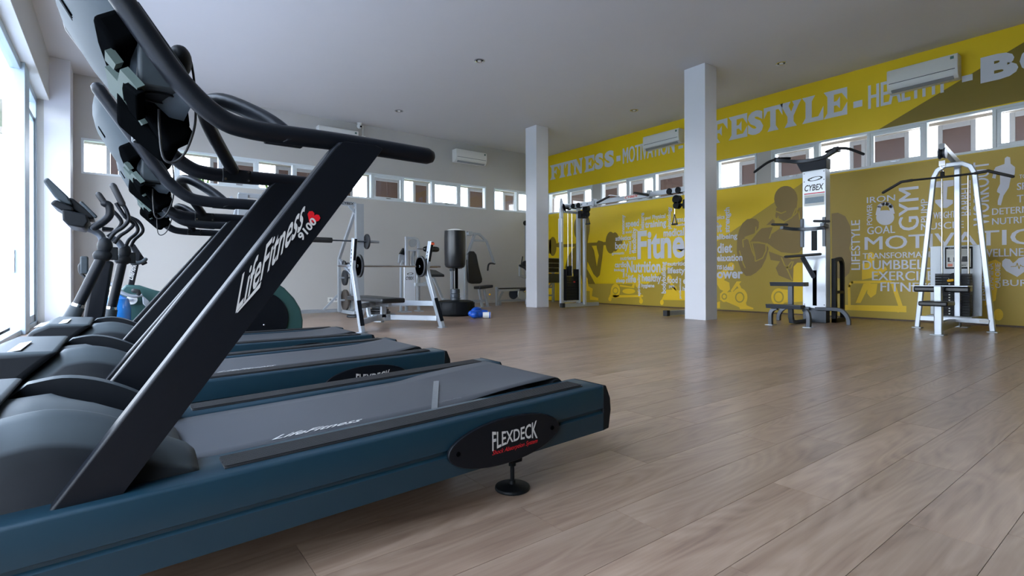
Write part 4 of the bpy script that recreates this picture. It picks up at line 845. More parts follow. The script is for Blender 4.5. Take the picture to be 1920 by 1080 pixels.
# ------------------------------------------------------------------ cable crossover between the columns
t = thing('cable_crossover', 'silver cable crossover machine spanning behind the nearer column', 'gym machine', (7.75, 6.9, 0))
def cross_tower(yc, s, dx=0):
    q = lambda y, z, x: (x, yc+s*y, z)
    b = B().flat([q(0, .04, 7.50+dx), q(0, 2.05, 7.50+dx), q(0, 2.15, 7.54+dx), q(0, 2.19, 7.63+dx), q(0, 2.19, 8.02)], .06, .075, (0, 1, 0), 3); b.build('tower_frame', SILV, t, bev=.008)
    B().box(7.96, 8.04, yc-.035, yc+.035, .06, 2.16).build('column_tube', SILV, t, bev=.008); B().box(8.065, 8.125, yc-s*.09-.03, yc-s*.09+.03, .06, 2.2).build('slide_post', CHR if 0 else SILV, t, bev=.008)
    B().box(7.52-dx*.6, 8.55, yc-s*.05-.035, yc-s*.05+.035, .02, .10).build('foot_beam', SILVD, t, bev=.004); B().box(7.44-dx*.6, 7.52-dx*.6, yc-s*.05-.04, yc-s*.05+.04, .015, .11).build('end_cap', BLKR, t, bev=.003)
    B().box(7.56+dx, 8.02, yc-.02, yc+.02, 2.03, 2.08).box(7.56+dx, 8.02, yc-.02, yc+.02, .12, .16).build('tie_bar', SILV, t, bev=.003)
    for xx in (7.69+dx*.6, 7.81+dx*.6): B().cyl((xx, yc, .16), (xx, yc, 2.04), .010, 10).build('guide_rod', CHR, t)
    for k in range(16): B().box(7.58+dx, 7.93, yc-.05, yc+.05, .165+k*.032, .194+k*.032).build('weight_plate', BLKP, t)
    B().box(7.585+dx, 7.60+dx, yc-.06, yc+.09, .16, .83).build('shroud', BLK, t); B().box(7.93, 7.955, yc-.06, yc+.09, .16, .83).build('shroud', BLK, t); B().box(7.68+dx*.6, 7.76+dx*.6, yc-.045, yc+.045, .68, .90).build('selector_head', BLKP, t, bev=.01)
    B().box(7.80+dx*.2, 7.85+dx*.2, yc-.052, yc-.0505, .54, .57).build('red_mark', REDP, t)
cross_tower(8.15, 1); cross_tower(5.30, -1, .32)
B().box(7.72, 7.78, 5.25, 8.28, 2.125, 2.215).build('top_beam', SILV, t, bev=.006)
B().box(7.465, 7.5, 8.09, 8.21, 1.40, 1.90).build('label_strip', PAPER, t)
for y in (7.43, 6.05): B().box(7.70, 7.80, y-.03, y+.03, 2.10, 2.25).build('joint_collar', SILVD, t, bev=.004)
for y in (8.02, 7.86, 8.2, 5.42, 5.6): B().cyl((7.705, y, 2.165), (7.795, y, 2.165), .055, 18).build('pulley', BLKP, t)
b = B()
for k in range(5): b.cyl((7.712, 8.24-.16*k, 2.17), (7.718, 8.24-.16*k, 2.17), .013, 8)
b.build('bolts', GUN, t, kind='stuff')
B().box(7.715, 7.7195, 6.26, 6.62, 2.145, 2.205).build('placard', PAPER, t); b = B(); text(b, 'CYBEX', (7.7145, 6.60, 2.155), (0, -.32, 0), (0, 0, .042), .03, .3); b.build('lettering', REDP, t)
for y0, y1, y2 in ((6.86, 7.02, 7.20), (6.0, 5.88, 5.70)):
    pass
q = [W(1138, 369.5, x=7.5), W(1150, 366, x=7.5), W(1168, 367, x=7.55)]; b = B().tube([(7.6, 6.62, 2.19), (7.5, 6.78, 2.225), q[0]+V((0, -.03, 0)), q[0]], .014, 10, 4); pb = b.build('pull_up_bar', CHR, t, ang=80)
B().cap([q[0]+V((.0, -.04, .0)), W(1120, 380, x=7.44)], .021, 10).build('grip', BLKR, pb)
pb = B().tube([(7.72, 6.35, 2.20), (7.66, 6.3, 2.20), W(1190, 361.5, x=7.55)], .014, 10, 4).build('pull_up_bar', CHR, t, ang=80); B().cap([W(1190, 361.5, x=7.55), W(1215, 366, x=7.45)], .021, 10).build('grip', BLKR, pb)
def carriage(yc, s, z, zh, lab):
    B().box(7.94, 8.14, yc-s*.09-.05, yc-s*.09+.05, z-.10, z+.06).build('carriage', BLK, t, bev=.01)
    y = yc-s*.27
    B().box(7.98, 8.04, min(y, yc-s*.13), max(y, yc-s*.13), z-.05, z).build('pulley_arm', BLKP, t, bev=.008)
    B().cyl((7.93, y, z+.08), (8.02, y, z+.08), .075, 20).build('pulley', BLKP, t); B().cyl((7.93, y, z-.03), (8.02, y, z-.03), .06, 20).build('pulley', BLKP, t)
    yh = y-s*.05
    h = thing('cable_stirrup', lab, 'cable grip', (7.97, yh, zh-.13), 'cable grips')
    B().tube([(7.97, yh, zh+.04), (7.97, yh+.05, zh-.14), (7.97, yh-.05, zh-.14)], .010, 8, closed=True).build('strap', BLKR, h); B().cyl((7.97, yh-.055, zh-.14), (7.97, yh+.055, zh-.14), .017, 10).build('grip', BLKR, h); B().cyl((7.97, yh, zh+.03), (7.97, yh, z-.08), .005, 6).build('clip', CHR, h)
carriage(8.15, 1, 2.03, 1.93, 'black triangular grip hanging from the left cable tower')
carriage(5.35, -1, 1.97, 1.75, 'black triangular grip hanging just left of the nearer column')
B().cyl((7.975, 5.5, 2.04), (7.975, 5.5, 2.19), .003, 6).build('cable', BLKR, t)

# ------------------------------------------------------------------ bench press with its barbell
t = thing('bench_press', 'silver olympic bench press frame with black padded bench', 'weight bench', (2.9, 6.4, 0))
def at_(px, py, y): p = W(px, py, y=y); return p
LP = [(2.40, 6.22, .0), (2.36, 6.40, .72), (2.355, 6.42, .80), (2.36, 6.36, 1.17)]
RP = [(3.50, 6.18, .0), (3.40, 6.40, .72), (3.395, 6.42, .80), (3.43, 6.36, 1.17)]
for P, s in ((LP, -1), (RP, 1)):
    pst = B().flat(P, .05, .085, (1, 0, 0)).build('upright', SILV, t, bev=.006)
    B().cyl((P[0][0], P[0][1], 0), (P[0][0], P[0][1], .008), .07, 12).build('foot_plate', SILVD, t)
    a, c = V(P[0]), V(P[1]); g_ = a+(c-a)*.12; h_ = a+(c-a)*.55; off = V((s*.0, -.047, 0)); B().bar(g_+off, h_+off, .052, .012, (0, 1, .2)).build('guard_strip', BLK, t, bev=.003)
    a, c = V(P[2]), V(P[3]); B().bar(a+(c-a)*.25+V((0, -.048, 0)), c+V((0, -.048, -.01)), .03, .01, (0, 1, 0)).build('wear_strip', BLK, t)
    b = B()
    for k in range(5): q = a+(c-a)*(.08+k*.13); b.cyl(q+V((.026, 0, 0)), q+V((.028, 0, 0)), .010, 10); b.cyl(q+V((-.026, 0, 0)), q+V((-.028, 0, 0)), .010, 10)
    b.build('pin_holes', DARKM, pst, kind='stuff')
    b = B().box(P[2][0]-.028, P[2][0]+.028, 6.455, 6.52, .79, .812).box(P[2][0]-.028, P[2][0]+.028, 6.50, 6.52, .812, .85); b.build('bar_hook', SILV, t, bev=.003)
B().box(3.41, 3.45, 6.30, 6.312, 1.12, 1.15).build('orange_tag', mat('tag_orange', (225, 90, 50), .5), t)
C_ = (2.95, 6.86)
for z in (.12, .32):
    B().bar((2.385, 6.24+.25*z, z), (C_[0]-.10, C_[1], z), .045, .07).build('frame_beam', SILV, t, bev=.004); B().bar((3.465, 6.22+.25*z, z), (C_[0]+.10, C_[1], z), .045, .07).build('frame_beam', SILV, t, bev=.004)
    b = B().box(C_[0]-.17, C_[0]+.17, C_[1]-.03, C_[1]+.03, z-.045, z+.045); b.build('joint_plate', SILV, t, bev=.004)
b = B(); d = (V((C_[0]-.1, C_[1], .32))-V((2.385, 6.32, .32))).normalized(); n_ = V((d.y, -d.x, 0)); text(b, 'CYBEX', V((2.50, 6.42, .302))+n_*.026, d*.17, (0, 0, .035), .02, .25); b.build('lettering', PRK, t)
B().box(C_[0]-.035, C_[0]+.035, C_[1]-.03, C_[1]+.03, .12, .30).build('centre_post', SILV, t, bev=.004)
B().bar((2.80, 6.30, .325), (2.84, 7.30, .325), .05, .05).build('pad_rail', SILV, t, bev=.004)
B().flat([(2.88, 7.25, .31), (2.88, 7.23, .20), (2.88, 7.18, .12), (2.90, 7.08, .075), (2.94, 6.86, .075)], .05, .05, (1, 0, 0), 3).build('leg', SILV, t, bev=.004)
B().flat([(2.86, 7.30, .31), (2.84, 7.36, .15), (2.82, 7.42, .0)], .05, .05, (1, 0, 0)).build('leg', SILV, t, bev=.004)
B().prism([(2.63, 6.16, .352), (2.95, 6.16, .352), (2.95, 7.40, .352), (2.63, 7.40, .352)], (0, 0, .062)).build('pad', VINYL, t, bev=.018, seg=3)
t = thing('barbell', 'barbell with one black plate each side on the bench rack', 'barbell', (2.9, 6.48, .80))
B().cyl((2.19, 6.48, .826), (3.64, 6.48, .826), .0125, 12).build('bar', CHR, t); 
for xs_, x in ((2.44, 2.30), (3.335, 3.50)):
    B().cyl((x-.09, 6.48, .826), (x+.09, 6.48, .826), .0165, 12).build('sleeve', CHR, t)
def plate(root, x, y, z, R, th=.034, spokes=True, m=None):
    b = B(); b.lathe((x-th/2, y, z), (1, 0, 0), [(R-.022, 0), (R, .006), (R, th-.006), (R-.022, th), (R-.026, th*.75), (R-.026, th*.25), (R-.022, 0)], 36)
    b.bm.faces.ensure_lookup_table(); b.lathe((x-th/2, y, z), (1, 0, 0), [(.0, 0), (.045, 0), (.045, th), (0, th)], 20)
    for k in range(3):
        a = math.pi/2+k*2.094; u = V((0, math.cos(a), math.sin(a))); n = V((0, -math.sin(a), math.cos(a))); w0, w1 = .028, .05; c = V((x, y, z))
        pr = [c+u*.03-n*w0, c+u*.03+n*w0, c+u*(R-.02)+n*w1, c+u*(R-.02)-n*w1]; b.prism([p-V((th*.3, 0, 0)) for p in pr], (th*.6, 0, 0))
    b.build('weight_disc', m or IRON, root, bev=.003); B().cyl((x-th/2-.004, y, z), (x+th/2+.004, y, z), .018, 14).build('hub', SILVD, root)
plate(t, 2.462, 6.48, .826, .148); plate(t, 3.335, 6.48, .826, .148)

# ------------------------------------------------------------------ smith machine at the back wall
t = thing('smith_machine', 'large silver barbell rack with tall grey upright near the back wall', 'gym machine', (2.6, 9.3, 0))
for x, s in ((3.41, 1), (1.55, -1)):
    B().box(x-.07, x+.07, 8.92, 8.98, .06, 1.97).build('front_plate', SILVD, t, bev=.004); B().box(x-.05, x+.0, 8.98, 9.06, .06, 1.97).build('upright', SILV, t, bev=.004)
    B().flat([(x-.03, 9.02, 1.93), (x-.16, 9.45, 1.12), (x-.175, 9.5, 1.02), (x-.175, 9.5, .04)], .05, .06, (1, 0, 0)).build('rear_leg', SILVD, t, bev=.004)
    B().flat([(x-.175, 9.5, 1.0), (x-.02, 9.3, .72), (x-.02, 9.3, .04)], .05, .06, (1, 0, 0)).build('storage_post', SILV, t, bev=.004); B().box(x-.14, x+.02, 8.86, 9.62, .02, .08).build('foot_beam', SILVD, t, bev=.004)
    B().bar((x-.04, 9.02, 1.80), (x-.16, 9.02, 1.93), .04, .04).build('gusset', SILV, t, bev=.003)
    for k in range(5): B().cyl((x-.01, 8.99, .35+.25*k), (x-.08, 8.97, .35+.25*k), .012, 8).build('catch_peg', GUN, t)
B().box(1.5, 3.36, 8.97, 9.05, 1.93, 2.0).build('top_beam', SILV, t, bev=.004); b = B(); text(b, 'CYBEX', (3.10, 8.968, 1.945), (.22, 0, 0), (0, 0, .045), .02, .25); b.build('lettering', PRK, t)
B().bar((1.5, 9.62, .06), (3.3, 9.62, .06), .05, .06).build('base_beam', SILVD, t, bev=.004); B().bar((1.9, 9.62, .08), (2.9, 9.62, .08), .04, .03).build('base_beam', SILVD, t); B().bar((2.98, 9.6, .08), (3.30, 9.55, .42), .035, .04).build('base_brace', SILVD, t, bev=.003)
bb = thing('barbell', 'long black barbell held on the tall silver rack', 'barbell', (2.6, 8.88, 1.29))
B().cyl((1.25, 8.88, 1.305), (3.74, 8.88, 1.305), .013, 12).build('bar', GUN, bb); B().cyl((3.50, 8.88, 1.305), (3.74, 8.88, 1.305), .024, 12).build('sleeve', SILVD, bb); B().cyl((1.7, 8.88, 1.305), (2.90, 8.88, 1.305), .045, 16).build('foam_pad', BLKR, bb)
B().lathe((3.50, 8.88, 1.305), (1, 0, 0), [(0, 0), (.13, 0), (.135, .01), (.135, .03), (.12, .035), (0, .035)], 32).build('weight_disc', IRON, bb, bev=.003)
for k, (z, R, y) in enumerate(((.665, .14, 9.42), (.26, .19, 9.40))):
    d = thing('weight_disc', ('black weight disc stored on the upper peg of the silver rack', 'large rusty black weight disc stored on the lower peg of the rack')[k], 'weight plate', (3.33, y, z), 'discs stored on the rack')
    B().lathe((3.30, y, z), (1, 0, 0), [(0, 0), (.03, 0), (.05, -.008), (R*.7, -.003), (R-.02, -.01), (R, -.006), (R, .03), (R-.02, .034), (0, .034)], 32).build('disc', IRON if k == 0 else mat('rusty_iron', (70, 62, 56), .65, noise=.4, scale=15), d); B().cyl((3.22, y, z), (3.40, y, z), .018, 10).build('peg', SILVD, t)
d = thing('dumbbell', 'small black dumbbell end sticking out of the silver rack', 'dumbbell', (3.30, 9.36, .92)); B().cyl((3.28, 9.36, .92), (3.46, 9.36, .92), .022, 12).build('grip', IRON, d); B().lathe((3.25, 9.36, .92), (1, 0, 0), [(0, 0), (.05, 0), (.065, .02), (.05, .05), (0, .05)], 16).build('end', IRON, d)
for k, (x, y, R, n, lab) in enumerate(((3.19, 8.60, .13, 1, 'black weight disc lying flat on the floor left of the bench legs'), (3.86, 9.15, .20, 3, ''))):
    for j in range(n):
        lb_ = lab or ('large black weight disc lying on the floor, lowest of the pile behind the bench', 'black weight disc in the middle of the floor pile behind the bench', 'small black weight disc on top of the floor pile behind the bench')[j]
        d = thing('weight_disc', lb_, 'weight plate', (x, y, .045*j), 'discs lying on the floor'); r = R-.03*j
        B().lathe((x, y, .045*j+.001), (0, 0, 1), [(.028, 0), (r-.01, 0), (r, .008), (r, .034), (r-.01, .042), (r*.8, .036), (.04, .036), (.028, .042), (.028, 0)], 32).build('disc', IRON, d)

# ------------------------------------------------------------------ leg extension machine
t = thing('leg_curl_machine', 'silver leg curl machine with black roller and seat, at the back wall', 'gym machine', (4.6, 9.3, 0))
b = B().flat([(4.45, 9.25, .02), (4.45, 9.25, 1.43), (4.62, 9.25, 1.43), (4.68, 9.25, 1.41), (4.71, 9.25, 1.35), (4.715, 9.25, .02)], .05, .05, (0, 1, 0)); b.build('stack_frame', SILV, t, bev=.008)
B().box(4.46, 4.70, 9.23, 9.27, 1.18, 1.20).build('tie_bar', SILV, t); B().cyl((4.58, 9.22, 1.33), (4.58, 9.26, 1.33), .075, 24).build('pulley', SILVD, t)
for x in (4.52, 4.64): B().cyl((x, 9.25, .88), (x, 9.25, 1.18), .010, 8).build('guide_rod', CHR, t)
p = B().box(4.37, 4.61, 9.17, 9.21, .20, .885).build('shroud', PANELW, t, bev=.008); mark(p, (4.40, 9.168, .62), (.17, 0, 0), (0, 0, .15))
B().box(4.63, 4.68, 9.16, 9.20, .12, .88).build('rear_post', SILV, t, bev=.006); B().box(4.37, 4.66, 9.15, 9.21, .12, .2).build('base_bar', SILV, t, bev=.004)
B().flat([(4.36, 9.3, .02), (4.36, 9.3, .9), (4.40, 9.3, 1.0)], .04, .04, (0, 1, 0)).build('side_tube', SILV, t, bev=.004)
B().prism([(4.31, 9.3, .95), (4.33, 9.3, 1.10), (4.42, 9.3, 1.17), (4.44, 9.3, .93)], (0, .05, 0)).build('cam', SILVD, t, bev=.008); B().prism([(4.34, 9.28, 1.12), (4.42, 9.28, 1.24), (4.44, 9.28, 1.10)], (0, .08, 0)).build('cam_cover', BLKP, t, bev=.006)
B().flat([(4.62, 9.3, .88), (4.60, 9.3, 1.05), (4.66, 9.3, 1.20)], .04, .05, (0, 1, 0)).build('lever', SILVD, t, bev=.004); B().cyl((4.66, 9.2, 1.225), (5.14, 9.2, 1.225), .012, 8).build('roller_axle', CHR, t); B().cap([(4.84, 9.2, 1.225), (5.09, 9.2, 1.225)], .055, 20).build('roller_pad', VINYL, t)
B().prism([(4.66, 8.85, .67), (5.07, 8.85, .67), (5.05, 9.15, .76), (4.70, 9.15, .80)], (0, .0, .05)).build('seat', VINYL, t, bev=.015, seg=3)
B().bar((4.72, 9.05, .55), (4.95, 9.0, .64), .04, .05).build('seat_arm', SILVD, t, bev=.004); B().bar((4.88, 8.95, .66), (5.10, 8.95, .20), .045, .045).build('seat_post', SILVD, t, bev=.004); B().box(4.5, 4.85, 8.97, 9.03, .50, .56).build('seat_beam', SILV, t, bev=.004)
b = B().box(4.95, 5.45, 8.9, 8.95, .13, .17).prism([(4.98, 8.88, .15), (5.06, 8.88, .26), (5.20, 8.88, .24), (5.12, 8.88, .13)], (0, .02, 0)).prism([(5.22, 8.88, .15), (5.34, 8.88, .27), (5.46, 8.88, .26), (5.46, 8.88, .15)], (0, .02, 0)); b.build('foot_lever', SILVD, t, bev=.003)
for x in (4.36, 4.45, 4.71): B().box(x-.05, x+.04, 9.1, 9.34, 0, .02).build('foot_plate', SILVD, t)

# ------------------------------------------------------------------ free-standing punching bag
t = thing('punching_bag', 'free-standing black punching bag on a round base', 'punching bag', (4.735, 7.9, 0))
c = (4.735, 7.9); b = B().lathe((*c, 0), (0, 0, 1), [(.30, 0), (.335, .03), (.345, .10), (.34, .20), (.32, .245), (.25, .265), (.10, .27), (0, .27)], 40); b.build('base', BLKP, t, bev=.004)
for k in range(8): a = k*.785+.2; B().bar((c[0]+.343*math.cos(a), c[1]+.343*math.sin(a), .05), (c[0]+.335*math.cos(a), c[1]+.335*math.sin(a), .23), .07, .01, (math.cos(a), math.sin(a), 0)).build('base_rib', BLKP, t, bev=.003)
B().lathe((*c, .26), (0, 0, 1), [(.085, 0), (.085, .05), (.078, .055), (.085, .06), (.085, .12), (.078, .125), (.085, .13), (.082, .20), (.05, .21), (0, .21)], 24).build('spring_collar', GUN, t)
for dx, r in ((.03, .026), (-.045, .016)): B().cyl((c[0]+dx, c[1], .44), (c[0]+dx, c[1], .88), r, 14).build('post', DARKM if dx > 0 else GUN, t)
B().cyl((c[0]-.06, c[1]-.05, .80), (c[0]-.06, c[1]+.05, .80), .025, 10).build('clamp', GUN, t)
B().lathe((*c, .83), (0, 0, 1), [(0, 0), (.12, 0), (.165, .02), (.182, .06), (.186, .3), (.188, .52), (.183, .64), (.185, .65), (.183, .655), (0, .66)], 40).build('bag', VINYL, t); B().ell((c[0], c[1], 1.485), .15, .15, .035).build('top_dome', WHITEP, t)
for k in range(2):   # boxing gloves
    g_ = thing('boxing_glove', ('blue boxing glove lying behind its pair beside the bag base', 'blue and white boxing glove lying in front beside the bag base')[k], 'boxing glove', (4.74+.05*k, 7.20-.06*k, 0), 'pair of boxing gloves')
    x, y = ((4.78, 7.28), (4.70, 7.10))[k]
    if k == 0: B().ell((x, y, .10), .12, .08, .075, rot=Matrix.Rotation(.3, 3, 'Z')).ell((x-.10, y-.01, .07), .07, .06, .055).build('fist', BLUE, g_, ang=80); B().cyl((x+.07, y-.03, .075), (x+.16, y-.08, .065), .055, 16).build('cuff', BLUE, g_, bev=.006)
    else: B().ell((x-.08, y, .065), .075, .075, .062).ell((x, y-.015, .06), .10, .055, .05).build('fist', BLUE, g_, ang=80); cf = B().cyl((x+.06, y-.03, .05), (x+.17, y-.10, .05), .05, 16, .054).build('cuff', WHITEP, g_, bev=.004); B().cyl((x+.169, y-.1, .05), (x+.1705, y-.101, .05), .042, 16).build('cuff_opening', DARKM, cf); B().cyl((x+.148, y-.086, .05), (x+.163, y-.096, .05), .0555, 16).build('cuff_band', BLUE, cf)
    B().ell((x-.02, y+.0, .135 if k == 0 else .11), .05, .03, .025).build('thumb', BLUE, g_, ang=80)

# ------------------------------------------------------------------ overhead press machine behind the bag
t = thing('shoulder_press_machine', 'silver press machine with black backrest behind the punching bag', 'gym machine', (6.2, 9.7, 0))
B().box(5.98, 6.03, 9.58, 9.63, .02, 1.66).build('front_post', SILV, t, bev=.006); p = B().box(5.70, 5.98, 9.60, 9.64, .12, 1.0).build('shroud', PANELW, t, bev=.006); mark(p, (5.72, 9.598, .84), (.22, 0, 0), (0, 0, .14))
B().flat([(5.68, 9.62, .02), (5.68, 9.62, 1.60), (5.74, 9.62, 1.66), (5.97, 9.62, 1.66), (6.01, 9.62, 1.62)], .05, .05, (0, 1, 0)).build('stack_frame', SILV, t, bev=.006)
B().box(6.03, 6.40, 9.58, 9.63, 1.59, 1.635).build('top_arm', SILVD, t, bev=.004); B().box(6.07, 6.17, 9.56, 9.65, 1.57, 1.66).build('pivot', SILVD, t, bev=.004)
B().bar((6.03, 9.6, 1.05), (6.25, 9.6, 1.60), .05, .055).build('brace', SILVD, t, bev=.004)
b = B().flat([(6.15, 9.6, 1.62), (6.38, 9.6, 1.61), (6.57, 9.6, 1.46), (6.61, 9.6, 1.38), (6.78, 9.6, .97)], .045, .05, (0, 1, 0)); b.box(6.20, 6.55, 9.58, 9.62, 1.45, 1.49); b.build('press_arm', SILVD, t, bev=.006)
B().cap([(6.79, 9.6, .965), (6.66, 9.58, .97), (6.60, 9.57, .93), (6.575, 9.56, .82)], .020, 12, 3).build('grip', BLKR, t, ang=80)
b = B(); pr = [(6.06, .60), (6.10, .54), (6.16, .52), (6.36, .52), (6.42, .55), (6.43, .62), (6.34, .90), (6.28, 1.16), (6.22, 1.23), (6.10, 1.23), (6.05, 1.18), (6.04, .93)]
b.prism([(x, 9.55, z) for x, z in pr], (0, .08, 0)); b.build('backrest', VINYL, t, bev=.02, seg=3)
B().prism([(6.22, 9.35, .40), (6.58, 9.35, .43), (6.58, 9.60, .43), (6.22, 9.60, .40)], (0, 0, .065)).build('seat', VINYL, t, bev=.02, seg=3)
for (a, c, d, e) in ((6.30, .40, 6.38, .02), (6.43, .40, 6.53, .02)): B().bar((a, 9.5, c), (d, 9.5, e), .05, .05, (1, 0, 0)).build('seat_leg', SILVD, t, bev=.004)
B().box(6.03, 6.45, 9.48, 9.53, .12, .17).build('base_tie', SILVD, t, bev=.004); B().box(6.03, 6.08, 9.6, 9.65, .1, 1.0).build('rear_post', SILVD, t, bev=.004); B().ell((6.56, 9.46, .28), .022, .022, .022).build('yellow_knob', YKNOB, t); B().box(6.32, 6.60, 9.46, 9.56, 0, .015).build('foot_plate', SILVD, t)

# ------------------------------------------------------------------ seated row machine half hidden by the far column
t = thing('seated_row_machine', 'low silver rowing machine half hidden behind the far column', 'gym machine', (7.4, 9.8, 0))
B().box(6.95, 7.00, 9.75, 9.80, 0, .43).build('leg', SILVD, t, bev=.004); B().box(7.0, 8.0, 9.73, 9.81, .33, .38).build('seat_rail', SILV, t, bev=.004); B().box(7.0, 8.0, 9.70, 9.84, .385, .41).build('seat_board', VINYL, t, bev=.004)
B().bar((7.02, 9.78, .12), (7.16, 9.78, .34), .04, .045).build('brace', SILVD, t, bev=.004); B().box(7.02, 8.0, 9.85, 9.90, .09, .13).build('base_tube', SILVD, t, bev=.003); B().box(7.10, 7.15, 9.84, 9.89, 0, .11).build('leg', SILVD, t)
B().ring((7.70, 9.72, .26), (0, 1, 0), .145, .008, 32, 6).cyl((7.70, 9.73, .26), (7.70, 9.75, .26), .14, 32).build('flywheel', SILVD, t); B().cyl((7.53, 9.86, .26), (7.53, 9.88, .26), .13, 28).build('cover_disc', GUN, t); B().cyl((7.70, 9.70, .30), (7.78, 9.70, .34), .02, 10).build('hub', CHR, t)
B().box(7.87, 7.93, 9.80, 9.86, 0, 2.0).build('mast', SILV, t, bev=.004); B().cyl((7.85, 9.78, 1.96), (7.85, 9.82, 1.96), .06, 18).build('pulley', BLKP, t); B().cyl((7.83, 9.79, .40), (7.83, 9.79, 1.93), .004, 6).build('cable', BLKR, t)
b = B().flat([(7.60, 9.7, .95), (7.60, 9.7, .70), (7.72, 9.7, .66), (7.86, 9.75, .64)], .05, .06, (0, 1, 0)); b.box(7.80, 7.86, 9.72, 9.78, .62, 1.0); b.build('chest_frame', SILVD, t, bev=.004)
B().cap([(7.58, 9.68, .93), (7.70, 9.66, .88), (7.78, 9.66, .82)], .03, 10).build('arm_pad', VINYL, t); B().cap([(7.62, 9.68, .96), (7.66, 9.68, 1.14)], .014, 8).build('grip', BLKR, t); B().cyl((7.74, 9.66, .96), (7.76, 9.72, .96), .09, 18).build('chest_pad', VINYL, t)

# ------------------------------------------------------------------ dumbbell rack / folded benches in the corner
t = thing('incline_board', 'black ribbed board on a silver stand in the corner behind the column', 'gym bench', (9.1, 10.3, 0))
for k in range(3):
    z = 1.03-.125*k; B().box(8.62, 9.36-.005*k, 10.26, 10.30, z, z+.108).build('panel', VINYL, t, bev=.006); B().box(8.62, 9.37, 10.25, 10.31, z-.014, z-.001).build('rail', SILVD, t)
B().box(8.62, 9.37, 10.25, 10.31, 1.14, 1.155).build('rail', SILVD, t); B().prism([(8.65, 10.24, .50), (9.36, 10.24, .50), (9.37, 10.24, .74), (8.62, 10.24, .74)], (0, .06, 0)).build('seat', GUN, t, bev=.01)
for x in (8.75, 9.19): B().box(x-.03, x+.03, 10.28, 10.34, 0, 1.13).build('post', SILVD, t, bev=.004)
B().box(8.75, 9.19, 10.29, 10.33, .36, .40).box(8.75, 9.19, 10.29, 10.33, .15, .19).build('cross_tube', SILVD, t); B().bar((9.0, 10.3, .38), (9.17, 10.3, .52), .03, .04).build('brace', SILVD, t)

# ------------------------------------------------------------------ elliptical trainer beyond the treadmills
t = thing('elliptical_trainer', 'black elliptical trainer with two swinging handle arms by the column', 'elliptical trainer', (.35, 4.9, 0))
E1, E2 = 4.62, 5.28
q = lambda x, y: (80+x/3.857, 330+y/3.857)
w_ = lambda x, y, Y: W(*q(x, y), y=Y)
def arm(Y, knee, foot, tr):
    a = B().cyl(w_(*foot, Y), w_(*knee, Y), .033, 18); a.build('swing_arm', BLK, t, ang=60)
    f = w_(*foot, Y); k = w_(*knee, Y); d = (k-f).normalized()
    B().cyl(f-d*.09, f+d*.03, .05, 16, .042).build('arm_boot', DKP, t, bev=.006); B().cyl(f+d*.03, f+d*.05, .036, 16).build('collar', CHR, t)
    B().ell(k+d*.0, .058, .05, .045).ell(k+V((.012, 0, .065)), .045, .045, .062).build('joint_cover', BLKP, t, ang=80); B().box(k.x+.03, k.x+.085, Y-.02, Y+.05, k.z-.03, k.z+.06).build('joint_box', BLKP, t, bev=.006)
    P = [w_(x, y, Y) for x, y in tr]; return P
P = arm(E1, (435, 575), (235, 975), [(478, 465), (520, 410), (580, 370), (620, 320), (610, 260), (575, 195)])
B().tube(P, .0135, 12, 4).build('handle_tube', BLK, t, ang=80); B().cap([w_(575, 200, E1), w_(510, 72, E1)], .022, 12).build('grip', BLKR, t)
P2 = [p+V((.03, .03, -.02)) for p in P]; B().tube(P2[:4]+[w_(600, 300, E1), w_(530, 195, E1)], .012, 12, 4).build('handle_tube', BLK, t, ang=80)
P = arm(E2, (580, 605), (490, 990), [(600, 510), (625, 460), (680, 410), (685, 370), (650, 320), (585, 290)]); B().tube(P, .014, 12, 4).build('handle_tube', BLK, t, ang=80); B().tube([p+V((.035, .03, 0)) for p in P], .013, 12, 4).build('handle_tube', BLK, t, ang=80)
B().tube([w_(330, 380, 4.95), w_(380, 400, 4.95), w_(420, 430, 4.95), w_(440, 480, 4.95)], .026, 12, 4).build('console_neck', GUN, t, ang=80); B().tube([w_(500, 450, 5.0), w_(545, 475, 5.0), w_(575, 515, 5.0)], .024, 12, 4).build('console_neck', GUN, t, ang=80)
B().cap([w_(375, 370, 4.7), w_(440, 330, 4.7), w_(485, 280, 4.7), w_(480, 215, 4.7), w_(450, 200, 4.7)], .026, 12, 4).build('fixed_handle', BLK, t, ang=80); B().cap([w_(455, 205, 4.7), w_(405, 135, 4.7)], .02, 12).build('grip', BLKR, t)
B().tube([w_(505, 250, 5.1), w_(545, 290, 5.1), w_(570, 335, 5.1), w_(540, 385, 5.1), w_(470, 440, 5.1)], .014, 12, 4).build('handle_tube', BLK, t, ang=80)
b = B(); a, c = w_(330, 1035, 4.95), w_(445, 610, 4.95); b.bar(a-V((.02, 0, a.z)), c, .12, .16, (0, 1, 0)); b.build('front_column', BLK, t, bev=.02, seg=3)
def plate4(name, m, pts, Y0_, Y1_, bev=.012):
    P = [w_(x, y, (Y0_+Y1_)/2) for x, y in pts]; return B().prism([(p.x, Y0_, p.z) for p in P], (0, Y1_-Y0_, 0)).build(name, m, t, bev=bev, seg=3)
cs = plate4('console', DKP, [(22, 62), (55, 38), (200, 175), (230, 235), (160, 215), (100, 170)], 4.75, 5.15)
plate4('reading_rack', BLKP, [(75, 225), (110, 195), (235, 250), (235, 275), (160, 275)], 4.72, 5.18); plate4('bottle_tray', BLKP, [(160, 265), (330, 300), (345, 345), (310, 395), (205, 375), (165, 340)], 4.70, 5.20); plate4('console_base', BLKP, [(190, 175), (225, 175), (370, 295), (380, 325), (330, 320), (230, 265)], 4.8, 5.1)
plate4('bottle_tray', BLKP, [(430, 370), (515, 380), (500, 400), (430, 400)], 5.15, 5.3, .004)
